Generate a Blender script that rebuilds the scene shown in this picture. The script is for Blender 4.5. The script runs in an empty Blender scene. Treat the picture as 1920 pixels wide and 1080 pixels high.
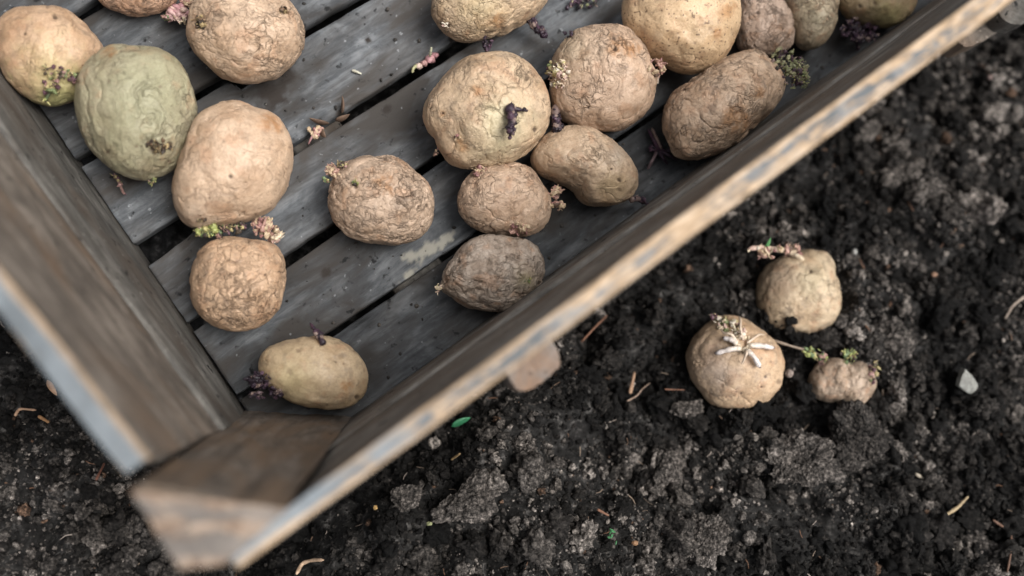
import bpy, math, random
import numpy as np
from mathutils import Matrix, Vector
from mathutils.kdtree import KDTree

C = bpy.context.scene.collection
SC = bpy.context.scene
rng = np.random.default_rng(11)
random.seed(11)

# ------------------------------------------------------------------ camera
F_PX, TILT, AZ, DIST = 1867.0, math.radians(12.0), math.radians(-36.0), 0.607
cd = bpy.data.cameras.new('camera'); cam = bpy.data.objects.new('camera', cd); C.objects.link(cam)
cd.sensor_width = 36.0; cd.lens = 36.0 * F_PX / 1920.0; cd.clip_start = 0.01; cd.clip_end = 200
u2 = np.array([math.cos(AZ), -math.sin(AZ), 0.0])                   # world direction the camera tilts towards
_ax = Vector(np.cross(u2, [0, 0, 1.0]))
_R = Matrix.Rotation(TILT, 3, _ax)                                  # tips the view from straight down towards u2
R_RIGHT = np.array(_R @ Vector((1, 0, 0))); R_DOWN = np.array(_R @ Vector((0, -1, 0))); R_FWD = np.array(_R @ Vector((0, 0, -1)))
CAM = -R_FWD * DIST
cam.matrix_world = Matrix(((R_RIGHT[0], -R_DOWN[0], -R_FWD[0], CAM[0]), (R_RIGHT[1], -R_DOWN[1], -R_FWD[1], CAM[1]),
                           (R_RIGHT[2], -R_DOWN[2], -R_FWD[2], CAM[2]), (0, 0, 0, 1)))
cd.dof.use_dof = True; cd.dof.focus_distance = 0.583; cd.dof.aperture_fstop = 2.7; cd.dof.aperture_blades = 0
SC.camera = cam

# ------------------------------------------------------------------ world, sun, exposure
SUN_EL, SUN_AZ = math.radians(68), math.radians(88)                 # azimuth clockwise from +Y (image up)
w = bpy.data.worlds.new('World'); SC.world = w; w.use_nodes = True
nt = w.node_tree; nt.nodes.clear()
sky = nt.nodes.new('ShaderNodeTexSky'); sky.sky_type = 'NISHITA'; sky.sun_disc = False
sky.sun_elevation = SUN_EL; sky.sun_rotation = SUN_AZ; sky.dust_density = 6.0; sky.air_density = 1.0; sky.ozone_density = 0.6
hsv = nt.nodes.new('ShaderNodeHueSaturation'); hsv.inputs['Saturation'].default_value = 0.25
bg = nt.nodes.new('ShaderNodeBackground'); bg.inputs['Strength'].default_value = 0.125
wo = nt.nodes.new('ShaderNodeOutputWorld')
nt.links.new(sky.outputs[0], hsv.inputs['Color']); nt.links.new(hsv.outputs[0], bg.inputs['Color']); nt.links.new(bg.outputs[0], wo.inputs['Surface'])
sl = bpy.data.lights.new('sun', 'SUN'); sl.energy = 2.1; sl.angle = math.radians(34); sl.color = (1.0, 0.965, 0.92)
so = bpy.data.objects.new('sun', sl); C.objects.link(so)
sd = Vector((math.sin(SUN_AZ) * math.cos(SUN_EL), math.cos(SUN_AZ) * math.cos(SUN_EL), math.sin(SUN_EL)))
so.rotation_euler = sd.to_track_quat('Z', 'Y').to_euler(); so.location = (2, 1, 3)
SC.view_settings.view_transform = 'Standard'; SC.view_settings.look = 'None'; SC.view_settings.gamma = 1.0
SC.view_settings.exposure = 0.5

# ------------------------------------------------------------------ pixel <-> place
def at(px, py, z=0.0):
    r = R_RIGHT * (px - 960) / F_PX + R_DOWN * (py - 540) / F_PX + R_FWD
    return CAM + r * ((z - CAM[2]) / r[2])
def proj(P):
    d = np.asarray(P) - CAM
    zz = d @ R_FWD
    return np.stack([960 + F_PX * (d @ R_RIGHT) / zz, 540 + F_PX * (d @ R_DOWN) / zz], -1)

# ------------------------------------------------------------------ noise (vectorised gradient-free value noise)
def _h(ix, iy, iz, s):
    n = (ix * 374761393 + iy * 668265263 + iz * 2147483647 + s * 1274126177) & 0xFFFFFFFF
    n = ((n ^ (n >> 13)) * 1274126177) & 0xFFFFFFFF
    n = (n ^ (n >> 16)) * 2246822519 & 0xFFFFFFFF
    return ((n ^ (n >> 15)) & 0xFFFFFF) / float(0xFFFFFF)
def noise(p, s=0):
    p = np.asarray(p, float); i = np.floor(p).astype(np.int64); f = p - i
    f = f * f * f * (f * (f * 6 - 15) + 10)
    x, y, z = i[..., 0], i[..., 1], i[..., 2]; fx, fy, fz = f[..., 0], f[..., 1], f[..., 2]
    def L(a, b, t): return a + (b - a) * t
    return L(L(L(_h(x, y, z, s), _h(x + 1, y, z, s), fx), L(_h(x, y + 1, z, s), _h(x + 1, y + 1, z, s), fx), fy),
             L(L(_h(x, y, z + 1, s), _h(x + 1, y, z + 1, s), fx), L(_h(x, y + 1, z + 1, s), _h(x + 1, y + 1, z + 1, s), fx), fy), fz) * 2 - 1
def fbm(p, o=4, s=0, g=0.5):
    a, t, n, q = 1.0, 0.0, 0.0, np.asarray(p, float)
    for k in range(o):
        n = n + a * noise(q, s + k * 17); t += a; a *= g; q = q * 2.03 + 3.7
    return n / t
def sstep(a, b, x):
    t = np.clip((x - a) / (b - a), 0, 1); return t * t * (3 - 2 * t)

# ------------------------------------------------------------------ mesh helpers
def mesh_obj(name, V, faces, mat=None, parent=None, smooth=True, col=None, vec=None, colname='col'):
    """faces: (n,3) or (n,4) array, or a list of such arrays"""
    me = bpy.data.meshes.new(name)
    fl = faces if isinstance(faces, list) else [faces]
    V = np.asarray(V, np.float32)
    me.vertices.add(len(V)); me.vertices.foreach_set('co', V.ravel())
    loops = np.concatenate([np.asarray(f).ravel() for f in fl]).astype(np.int32)
    sizes = np.concatenate([np.full(len(f), np.asarray(f).shape[1]) for f in fl]).astype(np.int32)
    starts = np.concatenate([[0], np.cumsum(sizes)[:-1]]).astype(np.int32)
    me.loops.add(len(loops)); me.loops.foreach_set('vertex_index', loops)
    me.polygons.add(len(sizes)); me.polygons.foreach_set('loop_start', starts)
    me.update(calc_edges=True); me.validate()
    if smooth: me.polygons.foreach_set('use_smooth', np.ones(len(me.polygons), bool))
    if col is not None:
        a = me.color_attributes.new(colname, 'FLOAT_COLOR', 'POINT')
        c4 = np.ones((len(V), 4), np.float32); c4[:, :3] = col; a.data.foreach_set('color', c4.ravel())
    if vec is not None:
        a = me.attributes.new('bc', 'FLOAT_VECTOR', 'POINT'); a.data.foreach_set('vector', np.asarray(vec, np.float32).ravel())
    o = bpy.data.objects.new(name, me); C.objects.link(o)
    if mat: me.materials.append(mat)
    if parent is not None:
        o.parent = parent
        o.matrix_parent_inverse = Matrix.LocRotScale(parent.location, parent.rotation_euler, parent.scale).inverted()
    return o
def recentre(o, P):
    """moves the object's origin to P, leaving its shape where it is"""
    me = o.data; n = len(me.vertices); v = np.empty(n * 3, np.float32); me.vertices.foreach_get('co', v)
    v = v.reshape(-1, 3) - np.asarray(P, np.float32); me.vertices.foreach_set('co', v.ravel()); o.location = P
def tag(o, label=None, cat=None, group=None, kind=None):
    if label: o['label'] = label
    if cat: o['category'] = cat
    if group: o['group'] = group
    if kind: o['kind'] = kind
    return o

_ico = {}
def ico(n):
    if n not in _ico:
        t = (1 + 5 ** .5) / 2
        v = [(-1, t, 0), (1, t, 0), (-1, -t, 0), (1, -t, 0), (0, -1, t), (0, 1, t), (0, -1, -t), (0, 1, -t), (t, 0, -1), (t, 0, 1), (-t, 0, -1), (-t, 0, 1)]
        f = [(0, 11, 5), (0, 5, 1), (0, 1, 7), (0, 7, 10), (0, 10, 11), (1, 5, 9), (5, 11, 4), (11, 10, 2), (10, 7, 6), (7, 1, 8),
             (3, 9, 4), (3, 4, 2), (3, 2, 6), (3, 6, 8), (3, 8, 9), (4, 9, 5), (2, 4, 11), (6, 2, 10), (8, 6, 7), (9, 8, 1)]
        v = [np.array(a) / np.linalg.norm(a) for a in v]
        for _ in range(n):
            mid = {}; nf = []
            def m(a, b):
                k = (min(a, b), max(a, b))
                if k not in mid:
                    c = v[a] + v[b]; v.append(c / np.linalg.norm(c)); mid[k] = len(v) - 1
                return mid[k]
            for a, b, c in f:
                x, y, z = m(a, b), m(b, c), m(c, a); nf += [(a, x, z), (b, y, x), (c, z, y), (x, y, z)]
            f = nf
        _ico[n] = (np.array(v), np.array(f))
    return _ico[n]

_cs = {}
def cube_sphere(n):
    """boundary of an n*n*n grid, as directions and quads"""
    if n not in _cs: _cs[n] = cube_grid(n, n, n)
    g, q = _cs[n]
    d = np.tan((g * 2 - 1) * (math.pi / 4)); d /= np.linalg.norm(d, axis=1)[:, None]
    return d, q
def cube_grid(nx, ny, nz):
    idx = -np.ones((nx + 1, ny + 1, nz + 1), np.int64)
    I, J, K = np.meshgrid(np.arange(nx + 1), np.arange(ny + 1), np.arange(nz + 1), indexing='ij')
    b = (I == 0) | (I == nx) | (J == 0) | (J == ny) | (K == 0) | (K == nz)
    idx[b] = np.arange(b.sum())
    g = np.stack([I[b] / nx, J[b] / ny, K[b] / nz], -1)
    def q(a, flip):
        f = np.stack([a[:-1, :-1], a[1:, :-1], a[1:, 1:], a[:-1, 1:]], -1).reshape(-1, 4)
        return f[:, ::-1] if flip else f
    fs = [q(idx[:, :, 0], True), q(idx[:, :, nz], False), q(idx[:, 0, :], False), q(idx[:, ny, :], True), q(idx[0], True), q(idx[nx], False)]
    return g, np.concatenate(fs)

# ------------------------------------------------------------------ materials
def new_mat(name):
    m = bpy.data.materials.new(name); m.use_nodes = True; n = m.node_tree.nodes; n.clear()
    out = n.new('ShaderNodeOutputMaterial'); b = n.new('ShaderNodeBsdfPrincipled'); m.node_tree.links.new(b.outputs[0], out.inputs['Surface'])
    return m, n, m.node_tree.links, b
def ramp(n, stops, interp='LINEAR'):
    r = n.new('ShaderNodeValToRGB'); r.color_ramp.interpolation = interp; e = r.color_ramp.elements
    while len(e) < len(stops): e.new(0.5)
    for k, (p, c) in enumerate(stops): e[k].position = p; e[k].color = (*c, 1) if len(c) == 3 else c
    return r
def mixc(n, l, fac, a, b, mode='MIX'):
    m = n.new('ShaderNodeMix'); m.data_type = 'RGBA'; m.blend_type = mode
    for s, v in ((0, fac), (6, a), (7, b)):
        if hasattr(v, 'links') or isinstance(v, bpy.types.NodeSocket): l.new(v, m.inputs[s])
        else: m.inputs[s].default_value = v if s == 0 else (*v, 1)
    return m.outputs[2]
def ntex(n, l, vec, scale, detail=4, rough=0.55, dist=0.0):
    t = n.new('ShaderNodeTexNoise'); t.inputs['Scale'].default_value = scale; t.inputs['Detail'].default_value = detail
    t.inputs['Roughness'].default_value = rough; t.inputs['Distortion'].default_value = dist
    if vec is not None: l.new(vec, t.inputs['Vector'])
    return t.outputs['Fac']
def bump(n, l, h, strength, dist, prev=None):
    b = n.new('ShaderNodeBump'); b.inputs['Strength'].default_value = strength; b.inputs['Distance'].default_value = dist
    l.new(h, b.inputs['Height'])
    if prev is not None: l.new(prev, b.inputs['Normal'])
    return b.outputs[0]

def wood_mat(name, dark, mid, light, warm=None, warm_amt=0.0, speck=0.5, rough=0.8, paint=None, paint_amt=0.5, seed=0.0):
    m, n, l, b = new_mat(name)
    a = n.new('ShaderNodeAttribute'); a.attribute_name = 'bc'
    mp = n.new('ShaderNodeMapping'); mp.inputs['Scale'].default_value = (1.0, 9.0, 9.0); mp.inputs['Location'].default_value = (seed, seed * 3.1, 0)
    l.new(a.outputs['Vector'], mp.inputs['Vector'])
    mp2 = n.new('ShaderNodeMapping'); mp2.inputs['Location'].default_value = (seed * 2.3, seed, 1); mp2.inputs['Scale'].default_value = (1, 2.2, 2.2)
    l.new(a.outputs['Vector'], mp2.inputs['Vector'])
    g1 = ntex(n, l, mp.outputs[0], 22, 6, 0.65, 0.6)
    g2 = ntex(n, l, mp.outputs[0], 90, 3, 0.6)
    big = ntex(n, l, mp2.outputs[0], 30, 8, 0.68, 0.4)
    r = ramp(n, [(0.345, dark), (0.49, mid), (0.67, light)]); 
    mx = n.new('ShaderNodeMath'); mx.operation = 'MULTIPLY_ADD'; l.new(g1, mx.inputs[0]); mx.inputs[1].default_value = 0.36
    ad = n.new('ShaderNodeMath'); ad.operation = 'MULTIPLY'; l.new(big, ad.inputs[0]); ad.inputs[1].default_value = 0.64; l.new(ad.outputs[0], mx.inputs[2])
    l.new(mx.outputs[0], r.inputs[0]); c = r.outputs[0]
    if warm:
        wn = ntex(n, l, mp2.outputs[0], 16, 4, 0.6, 0.5); wr = ramp(n, [(0.5 - 0.2 * warm_amt, (0, 0, 0)), (0.72 - 0.2 * warm_amt, (1, 1, 1))]); l.new(wn, wr.inputs[0])
        c = mixc(n, l, wr.outputs[0], c, warm)
    if paint:
        pn = ntex(n, l, mp.outputs[0], 9, 5, 0.6, 0.8); pr = ramp(n, [(0.62 - 0.28 * paint_amt, (0, 0, 0)), (0.70 - 0.28 * paint_amt, (1, 1, 1))]); l.new(pn, pr.inputs[0])
        c = mixc(n, l, pr.outputs[0], c, paint)
    # dirt specks and pale flecks lying in the grain
    v = n.new('ShaderNodeTexNoise'); v.inputs['Scale'].default_value = 170; v.inputs['Detail'].default_value = 3; l.new(a.outputs['Vector'], v.inputs['Vector'])
    vr = ramp(n, [(0.64, (0, 0, 0)), (0.72, (1, 1, 1))]); l.new(v.outputs['Fac'], vr.inputs[0])
    sc = n.new('ShaderNodeMath'); sc.operation = 'MULTIPLY'; l.new(vr.outputs[0], sc.inputs[0]); sc.inputs[1].default_value = speck
    c = mixc(n, l, sc.outputs[0], c, tuple(x * 0.3 for x in dark))
    v2 = ntex(n, l, a.outputs['Vector'], 260, 2, 0.5); vr2 = ramp(n, [(0.70, (0, 0, 0)), (0.76, (1, 1, 1))]); l.new(v2, vr2.inputs[0])
    sc2 = n.new('ShaderNodeMath'); sc2.operation = 'MULTIPLY'; l.new(vr2.outputs[0], sc2.inputs[0]); sc2.inputs[1].default_value = 0.3
    c = mixc(n, l, sc2.outputs[0], c, tuple(min(1, x * 2.2) for x in light))
    if name == 'weathered_grey_wood':
        tn_ = n.new('ShaderNodeAttribute'); tn_.attribute_name = 'tone'; c = mixc(n, l, 1.0, c, tn_.outputs['Color'], 'MULTIPLY')    # each slat's own tone, with shade beside the right board painted in
        for an_, cc in (('residue', (.33, .315, .265)), ('rot', (.026, .021, .018))):
            at_ = n.new('ShaderNodeAttribute'); at_.attribute_name = an_; c = mixc(n, l, at_.outputs['Fac'], c, cc)
    l.new(c, b.inputs['Base Color']); b.inputs['Roughness'].default_value = rough; b.inputs['Specular IOR Level'].default_value = 0.3
    p = bump(n, l, g1, 0.6, 0.0012); p = bump(n, l, g2, 0.5, 0.0005, p); p = bump(n, l, v.outputs['Fac'], 0.3, 0.0006, p)
    l.new(p, b.inputs['Normal'])
    return m

M = {}
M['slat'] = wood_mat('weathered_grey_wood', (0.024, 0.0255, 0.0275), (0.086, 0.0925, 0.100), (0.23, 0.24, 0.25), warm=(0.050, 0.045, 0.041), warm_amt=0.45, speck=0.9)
M['board'] = wood_mat('weathered_brown_wood', (0.040, 0.034, 0.029), (0.115, 0.097, 0.081), (0.25, 0.215, 0.18), warm=(0.13, 0.09, 0.062), warm_amt=0.15, speck=0.9, seed=3)
M['board_dark'] = wood_mat('dirty_grey_wood', (0.028, 0.026, 0.024), (0.085, 0.080, 0.072), (0.20, 0.188, 0.17), warm=(0.07, 0.056, 0.045), warm_amt=0.3, speck=1.0, seed=6)
M['board_grey'] = wood_mat('weathered_grey_brown_wood', (0.055, 0.050, 0.044), (0.15, 0.138, 0.123), (0.30, 0.28, 0.25), warm=(0.12, 0.095, 0.075), warm_amt=0.35, speck=0.7, seed=5)
def rim_mat(name, wood, wood2, paint, paint2, lo, hi, amt, seed, strx=5.0, psc=38):
    '''an old painted edge: paint kept between lo and hi across the board, bare rubbed wood at the arrises'''
    m, n, l, b = new_mat(name)
    a = n.new('ShaderNodeAttribute'); a.attribute_name = 'bc'; ac = n.new('ShaderNodeAttribute'); ac.attribute_name = 'across'
    mp = n.new('ShaderNodeMapping'); mp.inputs['Scale'].default_value = (1.0, strx, strx); mp.inputs['Location'].default_value = (seed, seed * 3.1, 0); l.new(a.outputs['Vector'], mp.inputs['Vector'])
    g = ntex(n, l, mp.outputs[0], 70, 6, 0.65, 0.5); p = ntex(n, l, mp.outputs[0], psc, 5, 0.62, 0.9); big = ntex(n, l, a.outputs['Vector'], 30, 4, 0.6, 0.5); fine = ntex(n, l, mp.outputs[0], 240, 3, 0.6)
    rw = ramp(n, [(0.32, tuple(x * .55 for x in wood2)), (0.46, wood2), (0.6, wood), (0.75, tuple(min(1, x * 1.15) for x in wood))]); l.new(g, rw.inputs[0])
    rp = ramp(n, [(0.3, tuple(x * .6 for x in paint)), (0.5, paint), (0.7, paint2)]); l.new(big, rp.inputs[0])
    band = ramp(n, [(max(0, lo - .14), (0, 0, 0)), (lo + .06, (1, 1, 1)), (hi - .06, (1, 1, 1)), (min(1, hi + .14), (0, 0, 0))]); 
    wob = n.new('ShaderNodeMath'); wob.operation = 'MULTIPLY_ADD'; l.new(p, wob.inputs[0]); wob.inputs[1].default_value = 0.5
    sh = n.new('ShaderNodeMath'); sh.operation = 'SUBTRACT'; l.new(ac.outputs['Fac'], sh.inputs[0]); sh.inputs[1].default_value = 0.25; l.new(sh.outputs[0], wob.inputs[2])
    l.new(wob.outputs[0], band.inputs[0])
    mo = n.new('ShaderNodeAttribute'); mo.attribute_name = 'more'
    band2 = ramp(n, [(0, (1, 1, 1)), (.66, (1, 1, 1)), (.84, (0, 0, 0))]); l.new(wob.outputs[0], band2.inputs[0])
    bandc = mixc(n, l, mo.outputs['Fac'], band.outputs[0], band2.outputs[0])
    pa = n.new('ShaderNodeMath'); pa.operation = 'MULTIPLY_ADD'; l.new(mo.outputs['Fac'], pa.inputs[0]); pa.inputs[1].default_value = .30; pb = n.new('ShaderNodeMath'); pb.operation = 'MULTIPLY_ADD'; l.new(ntex(n, l, a.outputs['Vector'], 17, 3, .6), pb.inputs[0]); pb.inputs[1].default_value = .55; ps = n.new('ShaderNodeMath'); ps.operation = 'SUBTRACT'; l.new(p, ps.inputs[0]); ps.inputs[1].default_value = .275; l.new(ps.outputs[0], pb.inputs[2]); l.new(pb.outputs[0], pa.inputs[2])
    pm = ramp(n, [(0.60 - .3 * amt, (0, 0, 0)), (0.68 - .3 * amt, (1, 1, 1))]); l.new(pa.outputs[0], pm.inputs[0])
    mu = n.new('ShaderNodeMath'); mu.operation = 'MULTIPLY'; l.new(bandc, mu.inputs[0]); l.new(pm.outputs[0], mu.inputs[1])
    rpb = ramp(n, [(0.3, (.13, .15, .165)), (0.5, (.21, .235, .255)), (0.7, (.28, .305, .32))]); l.new(big, rpb.inputs[0])
    c = mixc(n, l, mu.outputs[0], rw.outputs[0], mixc(n, l, mo.outputs['Fac'], rp.outputs[0], rpb.outputs[0]))
    dk = ramp(n, [(0.64, (0, 0, 0)), (0.74, (1, 1, 1))]); l.new(fine, dk.inputs[0]); c = mixc(n, l, dk.outputs[0], c, tuple(x * .35 for x in wood2))
    l.new(c, b.inputs['Base Color']); b.inputs['Roughness'].default_value = 0.75; b.inputs['Specular IOR Level'].default_value = 0.3
    q = bump(n, l, g, 0.6, 0.001); q = bump(n, l, mu.outputs[0], 0.5, 0.0005, q); l.new(q, b.inputs['Normal'])
    return m
M['rim_old'] = wood_mat('worn_tan_edge', (0.40, 0.26, 0.15), (0.58, 0.41, 0.27), (0.72, 0.56, 0.41), warm=(0.55, 0.29, 0.12), warm_amt=0.3, speck=0.2, paint=(0.26, 0.28, 0.30), paint_amt=0.45, seed=7)
M['rim_tan'] = rim_mat('worn_tan_edge', (.55, .42, .298), (.38, .27, .17), (.12, .13, .138), (.29, .28, .265), .26, .80, .45, 7.0, 7.0, 62)
M['rim_blue'] = rim_mat('flaking_blue_grey_paint', (.48, .345, .24), (.36, .235, .14), (.19, .215, .235), (.27, .295, .31), .02, .74, 1.3, 9.0)
M['rim_blue_left'] = rim_mat('flaking_blue_grey_paint_on_left', (.36, .275, .20), (.26, .19, .125), (.155, .175, .19), (.23, .25, .26), .26, 1.2, 1.2, 19.0)
M['cleat'] = wood_mat('greyed_cleat_wood', (.09, .075, .065), (.16, .138, .122), (.23, .20, .178), warm=(.23, .145, .095), warm_amt=.3, speck=.4, seed=21)
M['post'] = wood_mat('stained_post_wood', (0.05, 0.040, 0.033), (0.11, 0.09, 0.073), (0.22, 0.185, 0.155), warm=(0.14, 0.095, 0.062), warm_amt=0.3, speck=0.9, seed=12)
M['post_top'] = rim_mat('pale_post_top', (.31, .24, .185), (.20, .14, .10), (.13, .115, .103), (.21, .185, .163), .1, .9, .5, 15.0, 2.0, 26)

def potato_mat():
    m, n, l, b = new_mat('potato_skin')
    a = n.new('ShaderNodeAttribute'); a.attribute_name = 'skin'
    tc = n.new('ShaderNodeTexCoord'); o = tc.outputs['Object']
    f1 = ntex(n, l, o, 120, 6, 0.65); r1 = ramp(n, [(0.3, (0.82, 0.80, 0.78)), (0.55, (1, 1, 1)), (0.8, (1.10, 1.09, 1.08))]); l.new(f1, r1.inputs[0])
    c = mixc(n, l, 1.0, a.outputs['Color'], r1.outputs[0], 'MULTIPLY')
    f2 = ntex(n, l, o, 900, 3, 0.6); r2 = ramp(n, [(0.3, (0.82, 0.8, 0.78)), (0.6, (1.03, 1.03, 1.03))]); l.new(f2, r2.inputs[0])
    c = mixc(n, l, 1.0, c, r2.outputs[0], 'MULTIPLY')
    # lenticels: tiny dark corky dots
    v = n.new('ShaderNodeTexVoronoi'); v.inputs['Scale'].default_value = 260; l.new(o, v.inputs['Vector'])
    vr = ramp(n, [(0.10, (1, 1, 1)), (0.2, (0, 0, 0))]); l.new(v.outputs['Distance'], vr.inputs[0])
    msk = ntex(n, l, o, 45, 2, 0.5); mr = ramp(n, [(0.52, (0, 0, 0)), (0.62, (1, 1, 1))]); l.new(msk, mr.inputs[0])
    mu = n.new('ShaderNodeMath'); mu.operation = 'MULTIPLY'; l.new(vr.outputs[0], mu.inputs[0]); l.new(mr.outputs[0], mu.inputs[1])
    mu2 = n.new('ShaderNodeMath'); mu2.operation = 'MULTIPLY'; l.new(mu.outputs[0], mu2.inputs[0]); mu2.inputs[1].default_value = 0.55
    c = mixc(n, l, mu2.outputs[0], c, (0.10, 0.065, 0.04))
    l.new(c, b.inputs['Base Color']); b.inputs['Roughness'].default_value = 0.50; b.inputs['Specular IOR Level'].default_value = 0.40
    # fine shrivelled network: warped cells whose borders sink, and ridged folds
    bc = n.new('ShaderNodeAttribute'); bc.attribute_name = 'bc'; wa = n.new('ShaderNodeAttribute'); wa.attribute_name = 'wrinkle'
    wn = n.new('ShaderNodeTexNoise'); wn.inputs['Scale'].default_value = 9; wn.inputs['Detail'].default_value = 4; l.new(bc.outputs['Vector'], wn.inputs['Vector'])
    sb = n.new('ShaderNodeVectorMath'); sb.operation = 'SUBTRACT'; l.new(wn.outputs['Color'], sb.inputs[0]); sb.inputs[1].default_value = (.5, .5, .5)
    ms = n.new('ShaderNodeVectorMath'); ms.operation = 'MULTIPLY_ADD'; l.new(sb.outputs[0], ms.inputs[0]); ms.inputs[1].default_value = (.20, .20, .20); l.new(bc.outputs['Vector'], ms.inputs[2])
    hs, ds = [], []
    for sc_, w_, k_ in ((3.4, .075, 1.3), (7.6, .12, .62), (16., .17, .14)):
        vo = n.new('ShaderNodeTexVoronoi'); vo.feature = 'DISTANCE_TO_EDGE'; vo.inputs['Scale'].default_value = sc_; l.new(ms.outputs[0], vo.inputs['Vector'])
        mk = ntex(n, l, bc.outputs['Vector'], sc_ * .42, 3, .6); mkr = ramp(n, [(.40, (0, 0, 0)), (.62, (1, 1, 1))]); l.new(mk, mkr.inputs[0])
        rr = ramp(n, [(0, (0, 0, 0)), (w_ * .35, (.55, .55, .55)), (w_, (.85, .85, .85)), (w_ * 4.5, (1, 1, 1))], 'EASE'); l.new(vo.outputs['Distance'], rr.inputs[0])
        iv = n.new('ShaderNodeMath'); iv.operation = 'SUBTRACT'; iv.inputs[0].default_value = 1; l.new(rr.outputs[0], iv.inputs[1])
        mm = n.new('ShaderNodeMath'); mm.operation = 'MULTIPLY'; l.new(iv.outputs[0], mm.inputs[0]); l.new(mkr.outputs[0], mm.inputs[1])
        mw = n.new('ShaderNodeMath'); mw.operation = 'MULTIPLY'; l.new(mm.outputs[0], mw.inputs[0]); mw.inputs[1].default_value = k_
        hs.append(mw.outputs[0])
    rn = n.new('ShaderNodeTexNoise'); rn.noise_type = 'RIDGED_MULTIFRACTAL'; rn.inputs['Scale'].default_value = 6.5; rn.inputs['Detail'].default_value = 4; l.new(ms.outputs[0], rn.inputs['Vector'])
    rm_ = n.new('ShaderNodeMath'); rm_.operation = 'MULTIPLY'; l.new(rn.outputs['Fac'], rm_.inputs[0]); rm_.inputs[1].default_value = .05; hs.append(rm_.outputs[0])
    t = hs[0]
    for h_ in hs[1:]:
        ad = n.new('ShaderNodeMath'); ad.operation = 'ADD'; l.new(t, ad.inputs[0]); l.new(h_, ad.inputs[1]); t = ad.outputs[0]
    tw = n.new('ShaderNodeMath'); tw.operation = 'MULTIPLY'; l.new(t, tw.inputs[0]); l.new(wa.outputs['Fac'], tw.inputs[1])
    ng = n.new('ShaderNodeMath'); ng.operation = 'MULTIPLY'; l.new(tw.outputs[0], ng.inputs[0]); ng.inputs[1].default_value = -1
    dsc = n.new('ShaderNodeMath'); dsc.operation = 'MULTIPLY'; dsc.use_clamp = True; l.new(tw.outputs[0], dsc.inputs[0]); dsc.inputs[1].default_value = .24
    c = mixc(n, l, dsc.outputs[0], c, (.13, .085, .06)); l.new(c, b.inputs['Base Color'])     # earth left in the deeper creases
    p = bump(n, l, ng.outputs[0], 1.0, 0.0017)
    p = bump(n, l, f1, 0.12, 0.0007, p); p = bump(n, l, f2, 0.22, 0.00025, p)
    l.new(p, b.inputs['Normal'])
    return m
M['potato'] = potato_mat()
def attr_mat(name, rough=0.5, sss=0.0, scale=500):
    m, n, l, b = new_mat(name)
    a = n.new('ShaderNodeAttribute'); a.attribute_name = 'col'
    tc = n.new('ShaderNodeTexCoord'); f = ntex(n, l, tc.outputs['Object'], scale, 4, 0.6)
    r = ramp(n, [(0.3, (0.65, 0.62, 0.6)), (0.65, (1.1, 1.1, 1.1))]); l.new(f, r.inputs[0])
    c = mixc(n, l, 1.0, a.outputs['Color'], r.outputs[0], 'MULTIPLY'); l.new(c, b.inputs['Base Color'])
    b.inputs['Roughness'].default_value = rough; b.inputs['Specular IOR Level'].default_value = 0.35
    if sss: b.inputs['Subsurface Weight'].default_value = sss; b.inputs['Subsurface Radius'].default_value = (0.002, 0.001, 0.0006); b.inputs['Subsurface Scale'].default_value = 0.5
    l.new(bump(n, l, f, 0.4, 0.0004), b.inputs['Normal'])
    return m
M['sprout'] = attr_mat('sprout_skin', 0.45)
M['debris'] = attr_mat('dry_plant_bits', 0.7)
def soil_mat(name, crumb):
    m, n, l, b = new_mat(name)
    tc = n.new('ShaderNodeTexCoord'); o = tc.outputs['Object']
    f = ntex(n, l, o, 140, 8, 0.72); g = ntex(n, l, o, 480, 7, 0.68); big = ntex(n, l, o, 26, 4, 0.6)
    if crumb:
        a = n.new('ShaderNodeAttribute'); a.attribute_name = 'col'
        r = ramp(n, [(0.38, (0.10, 0.098, 0.095)), (0.53, (.80, .785, .77)), (0.68, (2.5, 2.44, 2.38))]); l.new(g, r.inputs[0])
        c = mixc(n, l, 1.0, a.outputs['Color'], r.outputs[0], 'MULTIPLY')
        r2 = ramp(n, [(0.35, (0.5, 0.48, 0.46)), (0.65, (1.25, 1.22, 1.2))]); l.new(big, r2.inputs[0])
        c = mixc(n, l, 1.0, c, r2.outputs[0], 'MULTIPLY')
    else:
        r = ramp(n, [(0.38, (0.005, 0.0048, 0.0046)), (0.55, (0.022, 0.021, 0.020)), (0.68, (0.12, 0.113, 0.107))]); l.new(f, r.inputs[0]); c = r.outputs[0]
    l.new(c, b.inputs['Base Color']); b.inputs['Roughness'].default_value = 0.85; b.inputs['Specular IOR Level'].default_value = 0.2
    p = bump(n, l, f, 0.8, 0.003); p = bump(n, l, g, 0.8, 0.001, p); l.new(p, b.inputs['Normal'])
    return m
M['soil'] = soil_mat('dark_moist_soil', False); M['crumb'] = soil_mat('crumbly_soil', True)

# ------------------------------------------------------------------ the crate's frame
H, HP = 0.20, 0.216                                                  # height of the side boards and of the corner post
b0, b1 = at(669, 774), at(1744, 2)
e1 = (b1 - b0) / np.linalg.norm(b1 - b0); nrm = np.array([-e1[1], e1[0], 0.0])      # nrm points into the crate
def UV(P): d = np.asarray(P) - b0; return np.stack([d @ e1, d @ nrm], -1)
def XY(u, v, z=0.0): return b0 + np.multiply.outer(np.asarray(u), e1) + np.multiply.outer(np.asarray(v), nrm) + np.multiply.outer(np.asarray(z) * np.ones_like(np.asarray(u, float)), [0, 0, 1.0])
def line(p, q, z=0.0):
    """u as a function of v, and v as a function of u, of a line through two pixels at height z"""
    a, c = UV(at(*p, z)), UV(at(*q, z)); k = (c[1] - a[1]) / (c[0] - a[0] + 1e-12)
    return (lambda u: a[1] + k * (u - a[0])), (lambda v: a[0] + (v - a[1]) / k)
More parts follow.
